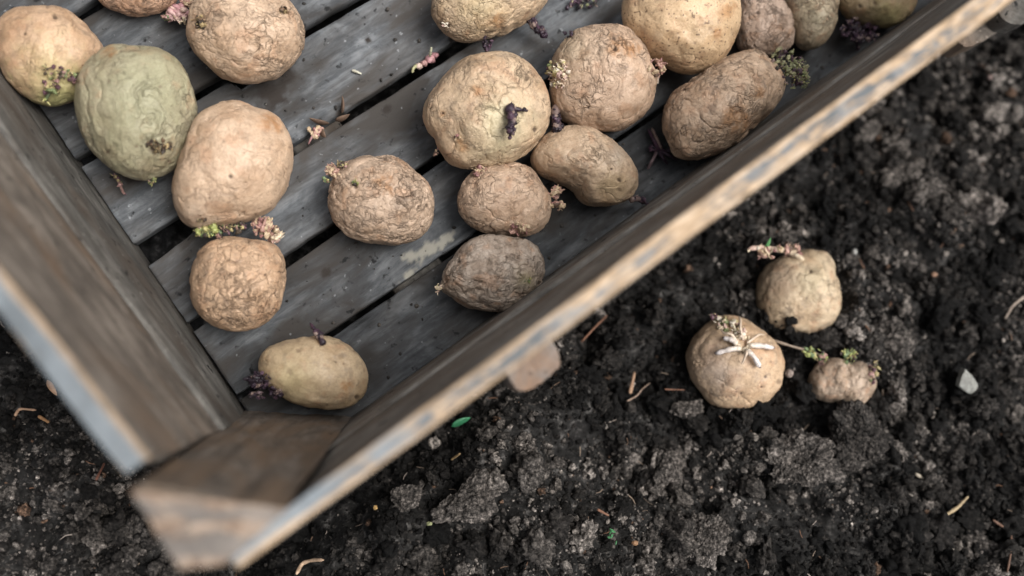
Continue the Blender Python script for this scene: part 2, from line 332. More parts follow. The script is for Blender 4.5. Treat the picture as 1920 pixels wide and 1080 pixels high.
LEFT_FLOOR = line((454, 765), (148, 317))[1]
LEFT_RIM_IN = line((284, 849), (48, 560), H)[1]
LEFT_RIM_OUT = line((241, 892), (0, 589), H)[1]
RIGHT_RIM_IN = line((597, 909), (1824, 0), H)[0]
RIGHT_RIM_OUT = line((470, 1050), (1895, 4), H)[0]
U_END, V_END = 0.66, 0.44

def hexa(name, bot, top, n, mat, parent=None, rough=0.0006, rnd=0.12, fn=None, seed=0, bcrot=(0, 1, 2)):
    """a board between two quads (each p00 p10 p11 p01); first axis runs along the grain"""
    g, q = cube_grid(*n)
    bot, top = np.asarray(bot), np.asarray(top)
    e = np.linalg.norm(bot[1] - bot[0]), np.linalg.norm(bot[3] - bot[0]), np.linalg.norm(top[0] - bot[0])
    g0 = g.copy()
    # round the arrises in the cross-section
    r = rnd * min(e[1], e[2]); cy, cz = (g[:, 1] - .5) * e[1], (g[:, 2] - .5) * e[2]
    hy, hz = e[1] / 2 - r, e[2] / 2 - r
    dy, dz = np.maximum(np.abs(cy) - hy, 0), np.maximum(np.abs(cz) - hz, 0); L = np.hypot(dy, dz); s = np.where(L > r, r / np.maximum(L, 1e-9), 1)
    g[:, 1] = (np.sign(cy) * (np.minimum(np.abs(cy), hy) + dy * s)) / e[1] + .5; g[:, 2] = (np.sign(cz) * (np.minimum(np.abs(cz), hz) + dz * s)) / e[2] + .5
    u, v, t = g[:, 0:1], g[:, 1:2], g[:, 2:3]
    def bl(Q): return Q[0] * (1 - u) * (1 - v) + Q[1] * u * (1 - v) + Q[2] * u * v + Q[3] * (1 - u) * v
    P = bl(bot) * (1 - t) + bl(top) * t
    bc = np.stack([g0[:, 0] * e[0], g[:, 1] * e[1], g[:, 2] * e[2]], -1) + np.array([seed * 1.37, seed * 0.71, seed * .29])
    k = bc * np.array([12, 160, 160]) + seed
    for ax in range(3):
        P[:, ax] += rough * fbm(k * (1 + .13 * ax), 4, seed + ax)
        P[:, ax] += rough * 1.4 * fbm(bc * np.array([9, 25, 25]) + ax * 5 + seed, 2, seed + 40 + ax)
    if fn is not None: P = fn(P, g0)
    o = mesh_obj(name, P, q, mat, parent, vec=bc[:, list(bcrot)])
    a = o.data.attributes.new('across', 'FLOAT', 'POINT'); a.data.foreach_set('value', g0[:, 1].astype(np.float32))
    return o

crate = bpy.data.objects.new('wooden_crate', None); C.objects.link(crate); crate.location = XY(0.0, 0.0, -0.05)
tag(crate, 'old wooden crate with a slatted floor and worn painted rim holding sprouting potatoes', 'crate')

# ---- slats of the floor
GAPS = [(line((145, 30), (700, -289))[0], .003), (line((148, 303), (671, 3))[0], .0026), (line((280, 450), (848, 92))[0], .0034), (line((545, 485), (810, 305))[0], .0028),
        (line((625, 624), (841, 477))[0], .0016), (lambda u: 0.0 * u, -0.0012)]
# continue the floor up to the far side board
g0v = GAPS[0][0]
extra = [((lambda u, k=k: g0v(u) + 0.052 * k + 0.02 * 0), .0025) for k in (3, 2, 1)]
allg = extra + GAPS
NOTCH = UV(at(487, 168))
for k in range(len(allg) - 1):
    (gu, wu), (gl, wl) = allg[k], allg[k + 1]
    um, u1 = 0.0, U_END - 0.006
    vv = [gl(0.0) + wl, gu(0.0) - wu]
    ul0, ul1 = LEFT_FLOOR(vv[0]) + .0015, LEFT_FLOOR(vv[1]) + .0015
    pts = [(ul0, gl(ul0) + wl), (u1, gl(u1) + wl), (u1, gu(u1) - wu), (ul1, gu(ul1) - wu)]
    dz = [0.0, -.0008, .0, .0006, -.0004, .0007, -.0003, 0][k % 8]
    T = [XY(a, b, dz) for a, b in pts]; B = [XY(a, b, dz - .010) for a, b in pts]
    fn = None
    def fn(P, g, k=k):
        uv = UV(P); d = np.zeros(len(P))
        # chipped, uneven arrises
        ed = np.where(g[:, 1] > .5, 1, -1) * sstep(.42, .5, np.abs(g[:, 1] - .5))
        d -= ed * .0012 * np.maximum(0, fbm(np.stack([uv[:, 0] * 55, np.sign(ed), np.full(len(P), k)], -1), 4, 5))
        if k == 4:    # rotten notch in the upper arris
            m = sstep(.012, .009, np.abs(uv[:, 0] - NOTCH[0] + .002 * noise(P * 300, 3)))
            d -= m * sstep(.80, .98, g[:, 1]) * .0075
        if k == 5:    # the slat narrows towards the left side board
            d -= .0085 * sstep(.075, .0, uv[:, 0] - LEFT_FLOOR(uv[:, 1])) * sstep(.3, 1, g[:, 1])
        return P + d[:, None] * nrm
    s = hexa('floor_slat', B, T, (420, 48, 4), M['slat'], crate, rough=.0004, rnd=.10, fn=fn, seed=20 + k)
    Pv = np.empty(len(s.data.vertices) * 3, np.float32); s.data.vertices.foreach_get('co', Pv); Pv = Pv.reshape(-1, 3); pj_ = proj(Pv)
    st = np.zeros(len(Pv)); kn = np.zeros(len(Pv)); nz = fbm(Pv * 160, 4, 8)
    for x, y, rx, ry in ((800, 468, 40, 13), (765, 515, 16, 8), (830, 448, 14, 12), (655, 345, 10, 5)):
        X, Y = pj_[:, 0] - x, pj_[:, 1] - y; X, Y = X * .85 - Y * .53, X * .53 + Y * .85
        st = np.maximum(st, sstep(1.25, .45, np.hypot(X / rx, Y / ry) + 1.3 * nz + .7 * fbm(Pv * 420, 3, 18)) * .8)
    for x, y, rx in ((612, 511, 7), (690, 75, 5), (845, 75, 5), (725, 205, 7), (500, 175, 34), (545, 140, 16), (640, 215, 9), (250, 330, 20)): kn = np.maximum(kn, sstep(1.2, .5, np.hypot(pj_[:, 0] - x, pj_[:, 1] - y) / rx + 1.1 * nz))
    tone = np.full(len(Pv), [1, 1, .9, .85, 1.05, 1.0, .78, .60][k]) * (1 + .35 * fbm(Pv * np.array([14, 14, 14]) + k, 3, 12))  # last slats darkened: the right board's shade put into their colour
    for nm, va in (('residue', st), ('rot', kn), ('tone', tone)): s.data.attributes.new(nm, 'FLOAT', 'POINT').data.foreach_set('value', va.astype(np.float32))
# battens beneath the slats
for uu in (0.06, 0.36, 0.60):
    pts = [(uu, .004), (uu, V_END - .01), (uu + .035, V_END - .01), (uu + .035, .004)]
    hexa('floor_batten', [XY(a, b, -.034) for a, b in pts], [XY(a, b, -.0112) for a, b in pts], (60, 6, 4), M['board_dark'], crate, seed=3)

# ---- side boards: inner face from the floor line to the rim line, thickness from the rim's outer line
def side(zsplit, inn, out, p_ends, seed, mats, name='side_board'):
    """inn(t,z) inner point, out(t,z) outer point; two boards one above the other, then a worn top edge"""
    lo, mid = -.014, zsplit
    for (za, zb, off, m, sd_) in ((lo, mid - .0008, 0.0, mats[0], seed), (mid + .0008, H, .0018, mats[1], seed + 1)):
        A = [inn(0, za, off), inn(1, za, off), out(1, za), out(0, za)]; T = [inn(0, zb, off), inn(1, zb, off), out(1, zb), out(0, zb)]
        hexa(name, A, T, (260, 6, 28), m, crate, rough=.0010, rnd=.16, seed=sd_)
def lerp(a, b, t): return a + (b - a) * t
ur0, ur1 = UV(at(446, 1062, H))[0], U_END
def r_in(t, z, off=0):
    u = lerp(ur0, ur1, t); k = z / H
    return XY(u, (RIGHT_RIM_IN(u)) * k - off, z)
def r_out(t, z):
    u = lerp(ur0, ur1, t); th = RIGHT_RIM_IN(u) - RIGHT_RIM_OUT(u)
    return XY(u, RIGHT_RIM_IN(u) * (z / H) - th, z)
side(.078, r_in, r_out, None, 31, (M['board_grey'], M['board_grey']))
vl0, vl1 = UV(at(262, 872, H))[1], V_END
def l_in(t, z, off=0):
    v = lerp(vl0, vl1, t); k = z / H
    return XY(LEFT_FLOOR(v) * (1 - k) + LEFT_RIM_IN(v) * k - off, v, z)
def l_out(t, z):
    v = lerp(vl0, vl1, t); th = LEFT_RIM_IN(v) - LEFT_RIM_OUT(v); k = z / H
    return XY(LEFT_FLOOR(v) * (1 - k) + LEFT_RIM_IN(v) * k - th, v, z)
side(.072, l_in, l_out, None, 36, (M['board_dark'], M['board']))
# the two far side boards (out of the frame)
def f_in(t, z, off=0): return XY(lerp(LEFT_FLOOR(V_END), U_END, t), V_END - .016 + .02 * z / H, z)
def f_out(t, z): return XY(lerp(LEFT_FLOOR(V_END), U_END, t), V_END - .003 + .02 * z / H, z)
side(.08, f_in, f_out, None, 41, (M['board_grey'], M['board']))
def e_in(t, z, off=0): return XY(U_END + .001 + .02 * z / H, lerp(.0, V_END - .02, t), z)
def e_out(t, z): return XY(U_END + .014 + .02 * z / H, lerp(.0, V_END - .02, t), z)
side(.08, e_in, e_out, None, 46, (M['board_grey'], M['board']))
# worn, once painted top edges
def edge(inn, out, m, seed, t0=0.0, t1=1.0, blue=None):
    A = [inn(t0, H + .0004), inn(t1, H + .0004), out(t1, H + .0004), out(t0, H + .0004)]
    up = np.array([0, 0, .0022])
    A = [lerp(A[0], A[3], .01), lerp(A[1], A[2], .01), lerp(A[2], A[1], .01), lerp(A[3], A[0], .01)]
    o = hexa('top_edge', A, [a + up for a in A], (320, 14, 3), m, crate, rough=.0009, rnd=.35, seed=seed)
    if blue:
        P = np.empty(len(o.data.vertices) * 3, np.float32); o.data.vertices.foreach_get('co', P); P = P.reshape(-1, 3); uv = UV(P)
        o.data.attributes.new('more', 'FLOAT', 'POINT').data.foreach_set('value', sstep(blue + .05, blue - .03, uv[:, 0] + .03 * fbm(P * 60, 3, 4)).astype(np.float32))
edge(r_in, r_out, M['rim_tan'], 51, blue=UV(at(640, 880, H))[0])
edge(l_in, l_out, M['rim_blue_left'], 52)
edge(f_in, f_out, M['rim_blue'], 55); edge(e_in, e_out, M['rim_tan'], 56)

# ---- corner post
tp = [at(247, 915, HP), at(540, 950, HP), at(420, 1056, HP), at(341, 1064, HP)]
bp = [at(458, 768, -.012), at(667, 777, -.012)]
sc_ = np.linalg.norm(bp[1] - bp[0]) / np.linalg.norm(tp[1] - tp[0])
bp += [bp[1] + (tp[2] - tp[1]) * sc_, bp[0] + (tp[3] - tp[0]) * sc_]
Z = np.array([0, 0, 1.0])
# grain runs up the post: first axis from bottom to top
hexa('corner_post', [bp[0], tp[0], tp[1], bp[1]], [bp[3], tp[3], tp[2], bp[2]], (60, 40, 24), M['post'], crate, rough=.0012, rnd=.05, seed=61)
cap = [lerp(p, sum(tp) / 4, -.005) for p in tp]
hexa('post_cap', [p + Z * .0003 for p in cap], [p + Z * .003 for p in cap], (40, 40, 3), M['post_top'], crate, rough=.0008, rnd=.3, seed=62)
# ---- upright batten outside, whose end shows beyond the rim
def cleat(pa, pb, zt, depth, m, seed, name='outer_batten', vin=-.012):
    (ua, va), (ub, vb) = UV(at(*pa, zt)), UV(at(*pb, zt))
    pts = [(ua, vin), (ub, vin), (ub, vb), (ua, va)]
    b_, t_ = [XY(a, b, zt - depth) for a, b in pts], [XY(a, b, zt) for a, b in pts]
    return hexa(name, [b_[0], t_[0], t_[1], b_[1]], [b_[3], t_[3], t_[2], b_[2]], (20, 30, 24), m, crate, rough=.0013, rnd=.30, seed=seed)
cleat((980, 748), (1069, 676), .125, .022, M['cleat'], 71)
cleat((1808, 92), (1886, 56), .04, .02, M['board'], 72)
cleat((1893, 50), (1950, 30), .055, .016, M['board_dark'], 73)

# ------------------------------------------------------------------ soil
def plane3(a, b, c):
    n_ = np.cross(b - a, c - a); return lambda x, y: a[2] - (n_[0] * (x - a[0]) + n_[1] * (y - a[1])) / n_[2]
PL = plane3(at(100, 1000, -.012), at(1000, 950, -.010), at(1800, 300, -.062))
def soil_macro(x, y):
    z = np.clip(PL(x, y), -.085, .0)
    P = np.stack([x, y, np.zeros_like(x)], -1); uv = UV(P)
    lf = LEFT_FLOOR(uv[..., 1])
    d = np.minimum(uv[..., 1] + .03, uv[..., 0] - lf + .045)          # >0 beneath the crate
    k = sstep(-.035, .005, d)
    return z * (1 - k) + np.minimum(z, -.062) * k
PITS = [(at(1380, 685, -.055), .030), (at(1497, 548, -.055), .0265), (at(1578, 722, -.058), .0205)]
def soil_h(x, y):
    P = np.stack([x, y, np.zeros_like(x)], -1)
    k = sstep(1.5, .5, np.hypot(x, y))
    z = soil_macro(x, y) + .020 * fbm(P * 13, 2, 3) + .016 * np.abs(fbm(P * 28, 3, 9)) * 1.6 + k * (.005 * fbm(P * 95, 4, 21) + .0035 * np.abs(fbm(P * 210, 3, 33)))
    for c_, r_ in PITS:
        dd = np.hypot(x - c_[0], y - c_[1]) * (1 + .18 * noise(P * 60, 71)); z = z + .011 * np.exp(-((dd - r_) / .0075) ** 2)
    return z - .006
def axis(lo, hi, step, far):
    c = np.arange(lo, hi, step); s = []; x, d = hi, step
    while x < far: s.append(x); d *= 1.25; x += d
    t = []; x, d = lo - step, step
    while x > -far: t.append(x); d *= 1.25; x -= d
    return np.concatenate([np.array(t[::-1]), c, np.array(s + [far])])
ax_, ay_ = axis(-.46, .50, .0016, 12), axis(-.33, .33, .0016, 12)
GX, GY = np.meshgrid(ax_, ay_, indexing='ij'); gz = soil_h(GX, GY)
ii = np.arange(GX.size).reshape(GX.shape)
q = np.stack([ii[:-1, :-1], ii[1:, :-1], ii[1:, 1:], ii[:-1, 1:]], -1).reshape(-1, 4)
tag(mesh_obj('soil_ground', np.stack([GX, GY, gz], -1).reshape(-1, 3), q, M['soil']), kind='structure')

def inside_crate(x, y, m=0.0):
    uv = UV(np.stack([x, y, np.zeros_like(x)], -1))
    return (uv[..., 1] > -.022 + m) & (uv[..., 0] > LEFT_FLOOR(uv[..., 1]) - .026 + m) & (uv[..., 0] < U_END + .05)
def crumbs(n, r0, r1, power, lvl, seed, amp=.35, sink=.15):
    g = np.random.default_rng(seed)
    x = g.uniform(-.42, .46, n); y = g.uniform(-.29, .29, n)
    cl = fbm(np.stack([x, y, 0 * x], -1) * 22 + 40, 3, 77)
    keep = ~inside_crate(x, y) & (g.uniform(-.45, .5, n) < cl + (.32 if lvl < 3 else .12))
    pp = proj(np.stack([x, y, 0 * x - .04], -1)); keep &= (pp[:, 0] > -150) & (pp[:, 0] < 2070) & (pp[:, 1] > -150) & (pp[:, 1] < 1230)
    x, y = x[keep], y[keep]; n = len(x)
    r = r0 + (r1 - r0) * g.uniform(0, 1, n) ** power
    z = soil_h(x, y) + r * (sink + g.uniform(-.25, .55, n))
    V, Fc = ico(lvl); nv = len(V)
    q4 = g.normal(size=(n, 4)); q4 /= np.linalg.norm(q4, axis=1)[:, None]; a, b, c, d = q4.T
    Rm = np.stack([1 - 2 * (c * c + d * d), 2 * (b * c - a * d), 2 * (b * d + a * c), 2 * (b * c + a * d), 1 - 2 * (b * b + d * d), 2 * (c * d - a * b),
                   2 * (b * d - a * c), 2 * (c * d + a * b), 1 - 2 * (b * b + c * c)], -1).reshape(n, 3, 3)
    sc = g.uniform(.55, 1.15, (n, 1, 3))
    off = g.uniform(0, 90, (n, 1, 3))
    W = V[None] * sc
    disp = 1 + amp * noise(V[None] * 1.7 + off, 5) + (amp * .6 * noise(V[None] * 4.1 + off, 8) if lvl > 1 else 0) + (amp * .4 * noise(V[None] * 9 + off, 9) if lvl > 2 else 0)
    W = W * disp[..., None]
    W = np.einsum('nij,nvj->nvi', Rm, W) * r[:, None, None] + np.stack([x, y, z], -1)[:, None]
    f = (Fc[None] + (np.arange(n) * nv)[:, None, None]).reshape(-1, 3)
    t = g.uniform(0, 1, n) ** 2.4
    col = lerp(np.array([.012, .0113, .0107]), np.array([.26, .242, .227]), t[:, None])
    wet = sstep(-.22, .28, fbm(np.stack([x, y, 0 * x], -1) * 16 + 9, 3, 55)); col = col * (.16 + .84 * wet)[:, None]
    pk = g.uniform(0, 1, n); col = np.where((pk > .987)[:, None], np.array([.30, .28, .26]), col)
    col = np.where(((pk < .008) & (lvl < 3))[:, None], np.array([.13, .085, .06]), col)
    return W.reshape(-1, 3), f, np.repeat(col, nv, 0)
allV, allF, allC, o_ = [], [], [], 0
for args in ((150000, .0004, .0012, 1.3, 0, 4, .4), (45000, .0009, .0022, 1.6, 1, 1, .42), (15000, .0018, .0042, 1.8, 2, 2, .45), (3200, .0032, .0095, 1.6, 3, 3, .5)):
    v_, f_, c_ = crumbs(*args); allV.append(v_); allF.append(f_ + o_); allC.append(c_); o_ += len(v_)
tag(mesh_obj('soil_crumbs', np.concatenate(allV), np.concatenate(allF), M['crumb'], col=np.concatenate(allC)), 'loose crumbs of dark soil covering the ground around the crate', 'soil', kind='stuff')

def clod(px, py, rpx, label, asp=(1, .8, .6), tone=1.0, rot=0.0, seed=0):
    P = at(px, py, -.045); P = at(px, py, float(soil_h(P[0:1], P[1:2])[0])); r = rpx * .325e-3 * 1.08
    V, Fc = ico(6); g_ = np.random.default_rng(seed + 300); V = V.copy()
    for _ in range(9):                                                # broken faces
        a_ = g_.normal(size=3); a_ /= np.linalg.norm(a_); V -= np.outer(np.maximum(V @ a_ - g_.uniform(.45, .85), 0), a_) * .9
    d = 1.0 + .55 * fbm(V * 1.4 + seed * 7, 3, seed) + .36 * np.abs(fbm(V * 3.2 + seed, 3, seed + 3)) + .10 * np.abs(fbm(V * 8 + seed, 3, seed + 8)) + .05 * noise(V * 22, seed + 4)
    W = (V * d[:, None] + .05 * np.stack([noise(V * 15 + 7 * j, seed + j) for j in range(3)], -1) + .022 * np.stack([noise(V * 36 + 7 * j, seed + j) for j in range(3)], -1)) * np.array(asp) * r; c, s = math.cos(rot), math.sin(rot)
    W = W @ np.array([[c, s, 0], [-s, c, 0], [0, 0, 1]])
    col = lerp(np.array([.035, .033, .031]), np.array([.22, .204, .192]), np.clip(.55 + .9 * fbm(V * 6, 4, seed + 20), 0, 1)[:, None]) * tone
    o = mesh_obj('soil_clod', W, Fc, M['crumb'], col=col); o.location = P + Z * r * asp[2] * .60
    return tag(o, label, 'clod', 'larger clods of soil around the crate')
clod(1835, 400, 50, 'pale dry clod of soil, the largest light lump at the right edge', (1, .85, .8), 2.1, .8, 1)
clod(1485, 868, 68, 'wide dark crumbly clod of soil lying below the white rooted potato', (1, .8, .55), .8, .3, 2)
clod(1658, 642, 48, 'grey clod of soil right of the two larger potatoes on the ground', (1, .8, .6), .9, 1.2, 3)
clod(1690, 330, 45, 'long light clod of soil between the crate and the palest clod', (1.15, .6, .5), 1.1, .7, 4)
clod(984, 829, 22, 'small round rough clod of soil below the outer batten', (1, .9, .8), 1.1, 0, 5)
clod(1245, 880, 50, 'broad grey clod of soil in the open ground left of the wide dark clod', (1, .75, .5), .9, .9, 6)
clod(1610, 830, 60, 'big dark moist clod of soil directly below the smallest potato', (1, .85, .5), .35, 2.2, 7)
clod(870, 940, 45, 'lumpy brown clod of soil below the lower stretch of the crate rim', (1, .8, .5), .8, .5, 8)
clod(1310, 1010, 48, 'crumbly clod of soil near the bottom edge right of the green sprig', (1, .85, .6), .9, 1.0, 9)
clod(1290, 772, 26, 'pinkish small clod of soil touching the white rooted potato', (1, .8, .6), 1.2, .3, 10)
clod(1625, 250, 34, 'pale clod of soil next to the upper stretch of the crate rim', (1, .6, .5), 1.1, .9, 11)
clod(1588, 600, 24, 'flat dark clod of soil tucked against the pale upright potato', (1.2, .6, .4), .8, .5, 12)
clod(765, 930, 26, 'blurred grey clod of soil just under the crate corner', (1, .85, .6), .7, .4, 13)

# ------------------------------------------------------------------ potatoes
TAN = (.52, .37, .26); PINK = (.53, .385, .27); GREY = (.40, .33, .27); BUFF = (.54, .40, .27); GREEN = (.27, .265, .16); YEL = (.48, .385, .225); OCH = (.51, .35, .23)
RUST = (.36, .17, .06)
def vor(P, n, seed, shape):
    """F2-F1 on scattered feature points (surface cells)"""
    g = np.random.default_rng(seed); d = g.normal(size=(n, 3)); d /= np.linalg.norm(d, axis=1)[:, None]
    Q = (d * shape).astype(np.float32); out = np.empty(len(P), np.float32); P = P.astype(np.float32)
    for i in range(0, len(P), 6000):
        D = ((P[i:i + 6000, None] - Q[None]) ** 2).sum(-1); D.partition(1, axis=1); out[i:i + 6000] = np.sqrt(D[:, 1]) - np.sqrt(D[:, 0])
    return out
POT = []; PX_ = .325e-3
def potato(pts, cr, base, label, seed, lift=0.0, z0=0.0, hk=.84, wr=1.0, fine=1.0, an=0.0, anr=1.6, green=None, rust=(), grime=.35, eyes=(), n=136, spots=0.0, group='sprouting potatoes in the crate', dents=()):
    ox, oy, k = cr
    px = np.array([(ox + a / k, oy + b / k) for a, b in pts])
    zc = z0 + .03
    for _ in range(3):                                               # the outline is the potato's widest level
        W3 = np.array([at(a, b, zc) for a, b in px]); cen = W3.mean(0)
        x, y = W3[:, 0], W3[:, 1]; area = .5 * abs(np.dot(x, np.roll(y, 1)) - np.dot(y, np.roll(x, 1)))
        c = hk * math.sqrt(area / math.pi); zc = z0 + lift + c
    rel = W3 - cen; th = np.arctan2(rel[:, 1], rel[:, 0]); rr = np.hypot(rel[:, 0], rel[:, 1]) * 1.0
    o = np.argsort(th); th, rr = th[o], rr[o]
    tt = np.linspace(-math.pi, math.pi, 721); R_ = np.interp(tt, np.r_[th - 2 * math.pi, th, th + 2 * math.pi], np.r_[rr, rr, rr])
    kk = np.exp(-.5 * (np.arange(-24, 25) / 5.0) ** 2); kk /= kk.sum(); R_ = np.convolve(np.r_[R_[:-1], R_[:-1], R_[:-1]], kk, 'same')[720:1441]
    d, q = cube_sphere(n); ph = np.arctan2(d[:, 1], d[:, 0]); r = np.interp(ph, tt, R_)
    sn = np.hypot(d[:, 0], d[:, 1]); P = np.stack([r * np.cos(ph) * sn, r * np.sin(ph) * sn, c * d[:, 2]], -1)
    rm = rr.mean(); shp = np.array([rm, rm, c])
    N = P / shp ** 2 * np.array([1, 1, 1]); N /= np.linalg.norm(N, axis=1)[:, None]
    up = np.clip(1.25 - np.abs(d[:, 2]) * 0 , 0, 1)
    inner = sstep(.0, .35, np.abs(d[:, 2]))                           # keep the traced outline
    P = P + N * (inner * rm * .055 * fbm(d * 1.7 + seed, 2, seed))[:, None]
    # skin wrinkles: coarse creases, fine creases, drawn-out folds
    Wp = P / rm; ca, sa = math.cos(an), math.sin(an)
    A = np.array([[ca, sa, 0], [-sa, ca, 0], [0, 0, 1]]).T
    wv = np.stack([fbm(Wp * 2.6 + seed + 9 * j, 3, seed + j) + .28 * fbm(Wp * 9 + seed + 9 * j, 3, seed + j + 7) for j in range(3)], -1)
    Q = (Wp + .26 * wv) @ A; Q = Q * np.array([1 / anr, 1.0, 1.0])
    sh = np.array([1 / anr, 1, c / rm]); 
    v1 = vor(Q, 34, seed + 5, sh) ; v2 = vor(Q + .05 * np.stack([fbm(Wp * 9 + 5 * j, 2, seed + j) for j in range(3)], -1), 230, seed + 6, sh)
    m1 = sstep(-.25, .35, fbm(Wp * 1.9 + 30 + seed, 3, seed + 50)); m2 = .25 + .75 * sstep(-.3, .35, fbm(Wp * 2.3 + 60 + seed, 3, seed + 60))
    D1 = np.exp(-(v1 / .030) ** 2) * m1; D2 = np.exp(-(v2 / .026) ** 2) * m2
    f3 = fbm(Q * np.array([4, 13, 13.]) + seed, 3, seed + 70); f3 = (1 - np.abs(f3) * 3.2).clip(0, 1) ** 2 * sstep(-.1, .4, fbm(Wp * 1.6 + 90 + seed, 2, seed + 80))
    bulge = sstep(0, .25, v1)
    side = .45 + .55 * sstep(.95, .3, d[:, 2])
    disp = -wr * (.00065 * D1 + .00024 * fine * D2 + .00040 * fine * f3 * side) + .0006 * wr * bulge + .0004 * fbm(Wp * 7, 3, seed + 4)
    k_sz = rm / .033
    P = P + N * (disp * k_sz)[:, None]
    # colour of the skin
    col = np.tile(np.array(base), (len(P), 1))
    def mixin(c2, m): 
        nonlocal col
        col = col * (1 - m[:, None]) + np.array(c2) * m[:, None]
    mixin(np.array(base) * np.array([1.12, 1.14, 1.16]), .6 * sstep(-.1, .5, fbm(Wp * 2.2 + seed, 3, seed + 11)))
    mixin(np.array(base) * np.array([.80, .74, .68]), .7 * sstep(.0, .5, fbm(Wp * 2.8 + 20 + seed, 4, seed + 12)))
    mixin((.42, .24, .14), .45 * sstep(.12, .5, fbm(Wp * 4.0 + 44 + seed, 4, seed + 13)))
    mixin((.19, .15, .115), 1.05 * grime * sstep(.05, .45, fbm(Wp * 6.5 + 70 + seed, 5, seed + 14, .62)))
    mixin((.11, .08, .06), .8 * wr * np.clip(D1 * .8 + .0 * D2, 0, 1) * sstep(0, .3, fbm(Wp * 5, 2, seed + 90)))   # earth left in some of the creases
    G = P + np.array([cen[0], cen[1], zc]); pj = proj(G); vis = d[:, 2] > -.25
    wob = 1 + .55 * fbm(Wp * 5 + seed, 3, seed + 15)
    def near(p, rad): return np.exp(-((np.hypot(pj[:, 0] - p[0], pj[:, 1] - p[1]) * wob / rad) ** 2)) * vis
    if green is not None:
        for gx, gy, gr, gs, gc in green: mixin(gc, gs * near((gx, gy), gr))
    for rx_, ry_, rad in rust: mixin(RUST, .62 * sstep(.15, 1.15, near((rx_, ry_), rad * 1.15) * (1 + .9 * fbm(Wp * 13, 4, seed + 17))))
    push = np.zeros(len(P)); gq = np.random.default_rng(seed + 999); vi = np.where(d[:, 2] > .05)[0]
    for t_ in range(11):                                              # corky scabs and closed eyes
        j = gq.choice(vi); rs = gq.uniform(1.6, 5.0) * (1 if t_ else 1.6); nr = near(pj[j], rs)
        mixin((.15, .10, .065), gq.uniform(.3, .75) * sstep(.3, .9, nr * (1 + .5 * fbm(Wp * 20, 2, seed + t_)))); push -= nr * rs * PX_ * .2
    for ex, ey, er in eyes:
        nr = near((ex, ey), er); push -= nr * er * .325e-3 * .34; nr2 = near((ex, ey), er * 1.9); push += (nr2 - nr).clip(0) * er * .325e-3 * .10
        mixin((.07, .045, .03), .85 * sstep(.45, .95, nr + .12 * noise(Wp * 24, seed)))
    for ex, ey, er, dp in dents: push -= near((ex, ey), er) * dp
    if spots:
        cell = noise(Wp * 26 + seed, seed + 19); mixin((.12, .075, .045), spots * sstep(.62, .75, cell))
    P = P + N * push[:, None]
    ob = mesh_obj('potato', P, q, M['potato'], col=np.clip(col, 0, 1), colname='skin', vec=(Q + seed * 1.7) * np.array([1., 1., 1.]))
    a_ = ob.data.attributes.new('wrinkle', 'FLOAT', 'POINT'); a_.data.foreach_set('value', (min(wr * fine, 1.0) * (.28 + .72 * sstep(-.30, .35, fbm(Wp * 1.7 + 60 + seed, 3, seed + 60)))).astype(np.float32))
    ob.location = (cen[0], cen[1], zc)
    tag(ob, label, 'potato', group)
    G = P + np.array(ob.location)[None]; pj = proj(G); front = np.where(d[:, 2] > -.15)[0]
    kd = KDTree(len(front))
    for j, i in enumerate(front): kd.insert((pj[i, 0], pj[i, 1], -d[i, 2] * 8), int(i))
    kd.balance(); ob_info = dict(ob=ob, G=G, pj=pj, kd=kd, N=N, rm=rm)
    POT.append(ob_info); return ob_info
def surf(info, px, py):
    """the potato's surface under a pixel; off its outline, the point beside its nearest side"""
    co, i, dist = info['kd'].find((px, py, -8.0))
    g = info['G'][i]; nn = info['N'][i]
    d2 = math.hypot(co[0] - px, co[1] - py)
    if d2 > 3: return at(px, py, max(g[2], .004)), nn, True
    return g, nn, False

c1, c2, c3, c4, c6, c7 = (0, 0, 2.7), (560, 200, 2.4544), (780, 0, 2.7), (1300, 0, 2.7), (1200, 400, 2.7), (260, 380, 2.572); c0 = (0, 0, 1.0); c5 = (1500, 0, 4.5)
GR1, GRY = (.30, .30, .13), (.52, .43, .20)
p1 = potato([(0, 46), (22, 30), (56, 19), (93, 16), (126, 22), (152, 41), (174, 63), (189, 81), (195, 97), (186, 128), (165, 160), (141, 183), (111, 195), (81, 196), (48, 181), (22, 159), (4, 130), (-4, 92), (-3, 63)], c0, OCH,
    'orange tan potato with a green underside at the left edge, sprouting green and purple', 101, wr=.55, fine=.6, an=1.2, green=[(100, 190, 55, .85, GR1), (130, 175, 45, .5, GR1), (90, 120, 50, .35, GRY)], eyes=[(103, 32, 7), (46, 63, 5)], grime=.25)
p2 = potato([(385, 500), (395, 420), (440, 340), (500, 290), (560, 250), (630, 242), (720, 258), (810, 262), (880, 290), (930, 350), (965, 420), (990, 510), (998, 580), (975, 680), (940, 760), (890, 840), (820, 890), (740, 908), (650, 895), (570, 860), (500, 800), (440, 730), (400, 630)], c1, (.33, .295, .20),
    'large grey green potato with long vertical creases and a dark rotten eye', 102, wr=.9, fine=.55, an=1.35, anr=2.8, green=[(280, 170, 85, .7, (.31, .31, .195)), (255, 250, 70, .4, (.28, .28, .17))], rust=[(205, 95, 14)], eyes=[(288, 281, 13), (318, 272, 11), (201, 286, 7)], grime=.25)
